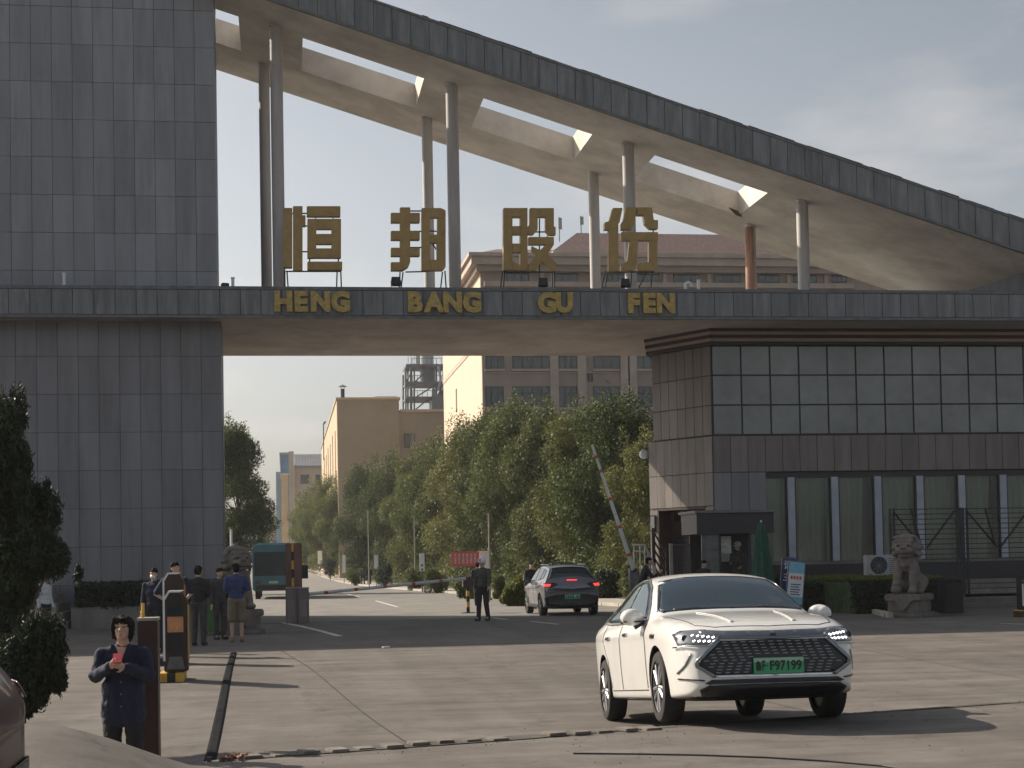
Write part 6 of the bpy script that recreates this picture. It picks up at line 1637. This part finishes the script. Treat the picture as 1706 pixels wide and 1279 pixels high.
# barrier box beside the woman
p = atY(249, 1030, 14.1); g = G(p.x, 14.1)
t = thing('barrier_box', (p.x-.01, 14.1, g), 'dark barrier box with a pale lid half hidden behind the woman', 'barrier box')
bh_ = p.z-g
MB().box(-.085, -.1, .16, .085, .16, bh_-.02).build('housing', M['darkred'], t, bevel=.01); MB().box(-.09, -.105, bh_-.02, .09, .165, bh_+.005).build('lid', M['concrete'], t)
hazard_base(t, .22, .5, .15, 2)
q = atY(239, 1005, 14.15); MB().tube((-.06, .02, bh_-.12), (q.x-p.x+.01, .02, q.z-g), .022, .012, 8).build('raised_arm', M['yellow'], t)
# far pair of boxes, cabinet and long arm
p = atG(494, 1035)
for px, lb in ((485, 'left one of two brownish barrier pillars at the start of the long arm'), (505, 'right one of two brownish barrier pillars at the start of the long arm')):
    q = atY(px, 985, 46.2); t = thing('barrier_pillar', (q.x, 46.2, G(q.x, 46.2)), lb, 'barrier pillar')
    MB().box(-.165, -.15, 0, .165, .2, q.z-G(q.x, 46.2)+.08).build('housing', mat('weathered_pillar', (.17, .14, .13), .7, .25, 4, streak=True), t, bevel=.015); MB().box(-.175, -.16, q.z-G(q.x, 46.2)+.08, .175, .21, q.z-G(q.x, 46.2)+.11).build('lid', M['concrete'], t)
    MB().box(-.1, -.156, .2, .1, -.151, .7).build('service_door', M['stonewall'], t)
q = atY(489, 905, 47.2); t = thing('charging_cabinet', (q.x, 47.2, G(q.x, 47)), 'tall rusty orange cabinet with a striped edge behind the two barrier pillars', 'cabinet'); h = q.z-G(q.x, 47)
MB().box(-.24, 0, 0, .24, .4, h).build('housing', mat('faded_orange_metal', (.15, .075, .055), .6, .25, 3, streak=True), t, bevel=.02)
for i in range(8): MB().box(-.07, -.03, .3+i*(h-.3)/8, .0, -.002, .3+(i+1)*(h-.3)/8-.004).build('edge_stripe', M['yellow'] if i % 2 else M['black'], t)
MB().box(.24, .05, h*.55, .42, .3, h*.72).build('side_box', M['darkmetal'], t)
A_, B_ = atY(514, 990, 46.3), atY(776, 964, 49.6)
t = thing('boom_barrier', A_, 'long red and white barrier arm lowered across the road behind the gate line', 'barrier arm')
nseg = 11
for i in range(nseg):
    a = (B_-A_)*(i/nseg); b_ = (B_-A_)*((i+1)/nseg-.003); f_ = .22 if i % 2 else 0
    if f_: MB().tube(a, a.lerp(b_, f_), .0505, n=8).build('red_band', M['red'], t)
    MB().tube(a.lerp(b_, f_+.002), b_, .05, n=8).build('arm_segment', M['armwhite'], t)
p = atG(780, 1022); t = thing('arm_support', (p.x, p.y, p.z), 'dark box on a yellow and black post carrying the end of the lowered arm', 'support post')
zz = B_.z-p.z
for i in range(5): MB().tube((0, 0, .03+i*(zz-.3)/5), (0, 0, .03+(i+1)*(zz-.3)/5-.003), .06, n=12).build('post_band', M['black'] if i % 2 == 0 else M['yellow'], t, smooth=True)
MB().box(-.22, -.18, 0, .22, .18, .03).build('base_plate', M['darkmetal'], t); MB().box(-.17, -.15, zz-.33, .17, .15, zz+.02).build('head_box', M['brown'], t, bevel=.01)
# raised arm on the right
A_, B_ = atY(1056, 950, 47.5), atY(986, 740, 47.5); g = G(A_.x, 47.5)
t = thing('boom_barrier', (A_.x, 47.5, A_.z), 'raised white barrier arm with red bands leaning left in front of the trees', 'barrier arm')
nseg = 9
for i in range(nseg):
    a = (B_-A_)*(i/nseg); b_ = (B_-A_)*((i+1)/nseg-.003); r0_ = .075-.035*i/nseg; f_ = .2 if i in (1, 3, 5, 7, 8) else 0
    if f_: MB().tube(a, a.lerp(b_, f_), r0_, r0_-.001, 8).build('red_band', M['red'], t)
    MB().tube(a.lerp(b_, f_+.002), b_, r0_-.001, r0_-.004, 8).build('arm_segment', M['armwhite'], t)
t = thing('barrier_box', (A_.x+.02, 47.55, g), 'barrier box at the foot of the raised arm beside the handrail', 'barrier box')
MB().box(-.13, -.02, 0, .13, .3, A_.z-g+.06).build('housing', M['steel'], t, bevel=.02); MB().tube((0, -.12, A_.z-g), (0, .0, A_.z-g), .06, n=12).build('hub', M['darkmetal'], t)

# green bin behind the people
p = atY(357, 1035, 38.5); t = thing('green_bin', (p.x, 38.5, G(p.x, 38.5)), 'green wheeled bin behind the people near the tower corner', 'bin')
MB().prism([(-.24, .08), (.24, .08), (.28, .92), (-.28, .92)], -.25, .25, 'Y').build('tub', M['green'], t, bevel=.02); MB().box(-.3, -.28, .92, .3, .28, .98).build('lid', M['green'], t, bevel=.02)
for s in (-.2, .2): MB().tube((s-.02, .22, .09), (s+.02, .22, .09), .09, n=14).build('wheel', M['tyre'], t)

# signs on the pavement of the inner road
def pole_sign(px, py0, py1, w_px, Y, mt, lb, py_pole):
    a, b_ = atY(px-w_px/2, py1, Y), atY(px+w_px/2, py0, Y); cx = (a.x+b_.x)/2; g = G(cx, Y)+.1
    t = thing('pavement_sign', (cx, Y, g), lb, 'sign')
    MB().box(a.x-cx, -.03, a.z-g, b_.x-cx, .03, b_.z-g).build('board', mt, t)
    MB().tube((0, .05, 0), (0, .05, atY(px, py_pole, Y).z-g), .035, n=8).build('pole', M['steel'], t); return t
t = pole_sign(703, 922, 952, 8, 92, M['white'], 'white upright sign board right of the middle of the far pavement', 920)
for i in range(3): MB().box(-.07, -.035, 1.0+i*.25, .07, -.031, 1.12+i*.25).build('sign_mark', M['steel'], t)
t = pole_sign(627, 925, 948, 6, 125, M['white'], 'small white sign board just right of the walking couple', 922)
pole_sign(573, 925, 955, 5, 150, M['white'], 'narrow white sign board left of the walking couple', 922); pole_sign(533, 918, 940, 7, 185, M['white'], 'white post board at the far end of the tree row', 915)
# slim lamp posts
for px, y0, Y, lb in ((814, 855, 70, 'slim pale pole beside the guard in the white helmet'), (613, 850, 120, 'slim grey pole above the walking couple'), (690, 860, 105, 'slim grey pole left of the white sign board')):
    p = atY(px, y0, Y); g = G(p.x, Y); t = thing('pole', (p.x, Y, g), lb, 'pole'); MB().tube((0, 0, 0), (0, 0, p.z-g), .05, .035, 8).build('shaft', M['concrete'], t, smooth=True); MB().tube((0, 0, 0), (0, 0, .1), .1, n=8).build('base', M['concrete'], t)
p = atY(385, 880, 78); t = thing('pole', (p.x, 78, G(p.x, 78)), 'white pole at the tower corner in front of the lone tree', 'pole'); MB().tube((0, 0, 0), (0, 0, 3.6), .06, n=8).build('shaft', M['white'], t, smooth=True); MB().tube((0, 0, 3.6), (0, 0, 3.7), .1, n=8).build('cap', M['steel'], t)
# banner
a, b_ = atY(752, 944, 66), atY(798, 919, 66); t = thing('red_banner', (a.x, 66, a.z), 'small red banner with pale characters hung between trees behind the guard', 'banner')
MB().box(0, 0, 0, b_.x-a.x, .02, b_.z-a.z).build('cloth', M['banner'], t)
rr = random.Random(9); w_ = (b_.x-a.x)/7; h = b_.z-a.z
for i in range(6):
    mk = MB(); x = .12+i*w_
    mk.box(x, -.008, h*.2, x+.02, -.001, h*.8).box(x, -.0081, h*.78, x+w_*.6, -.001, h*.84).box(x, -.0081, h*.2, x+w_*.6, -.001, h*.26).box(x+w_*.35, -.0079, h*.15, x+w_*.35+.03, -.001, h*.88).box(x+.02, -.0078, h*(.4+.1*(i % 2)), x+w_*.55, -.001, h*(.46+.1*(i % 2)))
    mk.build('character', M['lineW'], t)
q = atY(806, 918, 66.2); t = thing('notice_board', (q.x, 66.2, 0), 'pale notice board on posts just right of the red banner', 'notice board'); MB().box(-.22, 0, q.z-1.0, .22, .05, q.z).build('board', M['white'], t)
for s in (-.2, .2): MB().box(s-.02, .05, -.2, s+.02, .09, q.z).build('post', M['steel'], t)

# closed umbrella
p = atY(1268, 870, 44.0); g = G(p.x, 44); h = p.z-g
t = thing('closed_umbrella', (p.x, 44, g), 'closed dark green umbrella with a white tip in front of the gatehouse', 'umbrella')
n_ = 28; vs = []; fs = []
prof = [(0.03, h), (.10, h-.12), (.17, h-.45), (.20, h-.9), (.27, h-1.4), (.36, h-1.9), (.44, h-2.25), (.40, h-2.32)]
for r_, z in prof:
    for i in range(n_):
        th = 2*math.pi*i/n_; q = r_*(1+.16*math.cos(8*th+z*1.3)); vs.append((q*math.cos(th), q*math.sin(th), z))
for j in range(len(prof)-1):
    for i in range(n_): fs.append((j*n_+i, j*n_+(i+1) % n_, (j+1)*n_+(i+1) % n_, (j+1)*n_+i))
MB().add(vs, fs).build('canopy', M['umbrella'], t, smooth=True); MB().tube((0, 0, 0), (0, 0, h), .022, n=8).build('pole', M['steel'], t); MB().tube((0, 0, h-.02), (0, 0, h+.06), .035, .012, 8).build('tip', M['white'], t)
MB().tube((0, 0, 0), (0, 0, .08), .26, n=20).build('base', M['concrete'], t)
# two advertising boards
def board(px0, px1, py0, py1, Y, lb, build):
    a, b_ = atY(px0, py1, Y), atY(px1, py0, Y); cx = (a.x+b_.x)/2; w_ = b_.x-a.x; g = G(cx, Y); h = b_.z-g
    t = thing('sign_board', (cx, Y, g), lb, 'sign board'); t.rotation_euler = (0, R(6), 0)
    fr_ = MB().box(-w_/2-.03, 0, .25, w_/2+.03, .04, h).build('frame', M['steel'], t); build(t, w_, h)
    MB().box(-w_/2, .02, 0, -w_/2+.05, .3, .3).box(w_/2-.05, .02, 0, w_/2, .3, .3).build('foot', M['darkmetal'], t) if False else (MB().box(-w_/2, -.2, 0, -w_/2+.04, .25, .04).build('foot', M['darkmetal'], t), MB().box(w_/2-.04, -.2, 0, w_/2, .25, .04).build('foot', M['darkmetal'], t), MB().box(-.02, .0, .0, .02, .03, .3).build('stem', M['darkmetal'], t))
    return t
def b1(t, w_, h):
    MB().box(-w_/2, -.01, .3, w_/2, -.001, h-.04).build('face', M['signblue'], t)
    for i, ch in enumerate('请主'):
        me = text_mesh(ch, .27, .004, M['white'], 'lettering', bold=.004, xs=1.0); o = bpy.data.objects.new('lettering', me); link(o, t); o.location = (-.06, -.014, h-.25-i*.33)
def b2(t, w_, h):
    MB().box(-w_/2, -.01, .3, w_/2, -.001, h-.04).build('face', M['white'], t); MB().box(-w_/2, -.014, h-.35, w_/2, -.0101, h-.04).build('header', M['signsky'], t)
    MB().box(-w_/2, -.0141, .3, w_/2, -.0102, .5).build('footer', M['signsky'], t)
    for i in range(4): MB().box(-w_/2+.06+i*.085, -.013, h-.52, -w_/2+.12+i*.085, -.0101, h-.43).build('text_mark', M['red'], t)
    for i in range(5): MB().box(-w_/2+.08, -.013, h-.68-i*.07, w_/2-.08-.04*(i % 2), -.0101, h-.65-i*.07).build('text_mark', M['signblue'], t)
board(1297, 1320, 928, 990, 42.6, 'tilted deep blue sign board with white vertical characters', b1)
board(1308, 1332, 934, 990, 42.1, 'tilted sign board with a sky blue header and red print', b2)

# stone lion
lx = atG(1522, 1028); LX, LY = lx.x, 38.9; g = G(LX, LY); k = 1.0
t = thing('stone_lion', (LX, LY, g), 'weathered stone guardian lion sitting on a pedestal by the truss gate', 'statue'); t.rotation_euler = (0, 0, R(-38))
pd = MB(); pd.box(-.50, -.62, 0, .50, .62, .12).build('pedestal_foot', M['stone'], t, bevel=.02)
MB().box(-.42, -.55, .12, .42, .55, .42).build('pedestal_block', M['stone'], t, bevel=.02); MB().box(-.49, -.61, .42, .49, .61, .60).build('pedestal_cap', M['stone'], t, bevel=.03)
MB().prism([(-.25, .45), (.25, .45), (0, .16)], -.62, -.54, 'Y').build('cloth_relief', M['stone'], t)
z0 = .60
pr = [('s', (0, .26, z0+.32), (.34, .34, .32)), ('s', (0, .08, z0+.58), (.28, .28, .36), (.35, 0, 0)), ('s', (0, -.10, z0+.78), (.29, .24, .28)),
      ('s', (0, -.12, z0+1.20), (.33, .29, .30)), ('s', (0, -.38, z0+1.12), (.22, .15, .12)), ('s', (0, -.36, z0+.985), (.19, .12, .05)), ('s', (0, -.50, z0+1.20), (.09, .06, .05)),
      ('s', (.13, -.37, z0+1.27), (.085, .07, .05)), ('s', (-.13, -.37, z0+1.27), (.085, .07, .05)), ('s', (0, -.10, z0+1.44), (.30, .26, .12)), ('c', (-.20, -.33, z0+1.36), (.20, -.33, z0+1.36), .05, .05),
      ('s', (.34, -.12, z0+1.24), (.05, .08, .12)), ('s', (-.34, -.12, z0+1.24), (.05, .08, .12)),
      ('c', (.19, -.18, z0+.78), (.21, -.38, z0+.10), .13, .10), ('c', (-.19, -.18, z0+.78), (-.21, -.38, z0+.30), .13, .11), ('s', (.21, -.44, z0+.07), (.12, .16, .08)), ('s', (-.21, -.44, z0+.26), (.11, .14, .08)),
      ('s', (-.21, -.44, z0+.12), (.14, .14, .13)), ('c', (.28, .28, z0+.30), (.30, -.05, z0+.12), .16, .12), ('c', (-.28, .28, z0+.30), (-.30, -.05, z0+.12), .16, .12), ('s', (.31, -.12, z0+.07), (.11, .17, .08)), ('s', (-.31, -.12, z0+.07), (.11, .17, .08)),
      ('c', (0, .54, z0+.2), (0, .48, z0+.75), .10, .07), ('s', (0, .46, z0+.85), (.14, .09, .16)), ('s', (0, -.36, z0+.74), (.08, .06, .08)), ('c', (-.20, -.26, z0+.86), (.20, -.26, z0+.86), .05, .05)]
rr = random.Random(4)
for a_i in range(13):   # rows of curls round the head and down the neck
    a_ = -.35+(math.pi+.7)*a_i/12
    for q_ in range(4):
        z_ = z0+.88+.155*q_; rx_ = (.30, .34, .34, .29)[q_]
        pr.append(('s', (rx_*math.cos(a_), -.08+rx_*.85*math.sin(a_), z_), (.07, .07, .065)))
for a_i in range(6): pr.append(('s', (-.25+.1*a_i, -.28, z0+1.46), (.06, .06, .05)))
blob(pr, 'lion_body', M['stone'], .018, 1, t)
MB().tube((-.13, -.425, z0+1.25), (-.13, -.45, z0+1.25), .03, n=10).build('eye', M['black'], t); MB().tube((.13, -.425, z0+1.25), (.13, -.45, z0+1.25), .03, n=10).build('eye', M['black'], t)
MB().box(-.15, -.50, z0+1.02, .15, -.42, z0+1.05).build('mouth', M['black'], t)
lion2 = copy_tree(bpy.data.objects['stone_lion']); p = atY(392, 1060, 38.9); lion2.location = (p.x, 38.9, G(p.x, 38.9)); lion2.rotation_euler = (0, 0, R(28))
tag(lion2, 'weathered stone guardian lion behind the man in the blue shirt at the tower corner', 'statue', 'stone lions'); tag(t, group='stone lions')
# black bin beside the lion
p = atY(1584, 1024, 39.3); t = thing('litter_bin', (p.x, 39.3, G(p.x, 39.3)), 'square black litter bin right beside the stone lion', 'litter bin')
MB().box(-.26, -.25, .04, .26, .25, .86).build('tub', M['black'], t, bevel=.02); MB().box(-.29, -.28, .9, .29, .28, 1.0).build('lid', M['black'], t, bevel=.02)
for x in (-.24, .2): MB().box(x, -.24, .86, x+.04, .24, .9).build('lid_post', M['darkmetal'], t)
for i in range(8): MB().box(-.24+i*.062, -.262, .1, -.205+i*.062, -.2505, .8).build('slat', M['grille'], t)
# bollard with yellow foot at the right edge
p = atG(1703, 1030); t = thing('barrier_post', (p.x+.08, p.y, p.z), 'black post with a pale stripe on a yellow foot at the right edge', 'post')
MB().box(-.2, -.2, 0, .3, .2, .2).build('foot', M['yellow'], t, bevel=.01); MB().box(-.21, -.201, .02, -.1, .201, .18).build('foot_band', M['brown'], t); MB().box(-.14, -.12, .2, .2, .15, 1.05).build('housing', M['black'], t, bevel=.015)
MB().box(-.12, -.125, .3, -.08, -.121, .85).build('stripe', M['white'], t); MB().box(-.14, -.124, .9, .2, -.1215, .95).build('top_band', M['steel'], t)
# thin dark line laid in as a wire's shadow, and grit in the foreground
cp = [atG(*q) for q in ((955, 1257), (1060, 1258), (1170, 1260), (1280, 1264), (1380, 1270), (1470, 1278), (1560, 1292))]
wm = MB()
for a, b_ in zip(cp, cp[1:]): wm.tube(a+Vector((0, 0, .008)), b_+Vector((0, 0, .008)), .007, n=6)
tag(wm.build('wire_shadow_line', M['black']), 'thin black line standing in for a wire shadow, in a shallow curve across the road at the bottom edge', 'wire shadow')
rr = random.Random(21); gm_ = MB()
for i in range(600):
    x = rr.uniform(-1.5, 9); y = dl(x)+rr.gauss(.1, .5) if rr.random() < .6 else rr.uniform(11.5, 22); q = rr.uniform(.002, .006)
    gm_.cbox((x, y, G(x, y)+q*.4), (q*2, q*1.5, q), rr.random()*3, rr.random())
tag(gm_.build('road_grit', mat('grit', (.13, .11, .095), .95, .4, 30)), kind='stuff')
# litter on the road
rr = random.Random(12)
p = atG(643, 1080); o = MB().cbox((0, 0, .02), (.14, .09, .03), .4).build('paper_scrap', M['white'], loc=p); tag(o, 'small white paper scrap lying at the shadow edge on the road', 'paper scrap')

# ================================================================== HAZE
hz = bpy.data.materials.new('thin_haze_air'); hz.use_nodes = True
n = hz.node_tree; n.nodes.clear(); oo = n.nodes.new('ShaderNodeOutputMaterial'); pv = n.nodes.new('ShaderNodeVolumePrincipled')
pv.inputs['Color'].default_value = (.86, .88, .92, 1); pv.inputs['Density'].default_value = HAZE
pv.inputs['Anisotropy'].default_value = .2
n.links.new(pv.outputs[0], oo.inputs['Volume'])
if HAZE: tag(MB().box(-900, -100, -2.5, 900, 900, 48).build('haze', hz), kind='stuff')
bpy.data.scenes.remove(TMP)
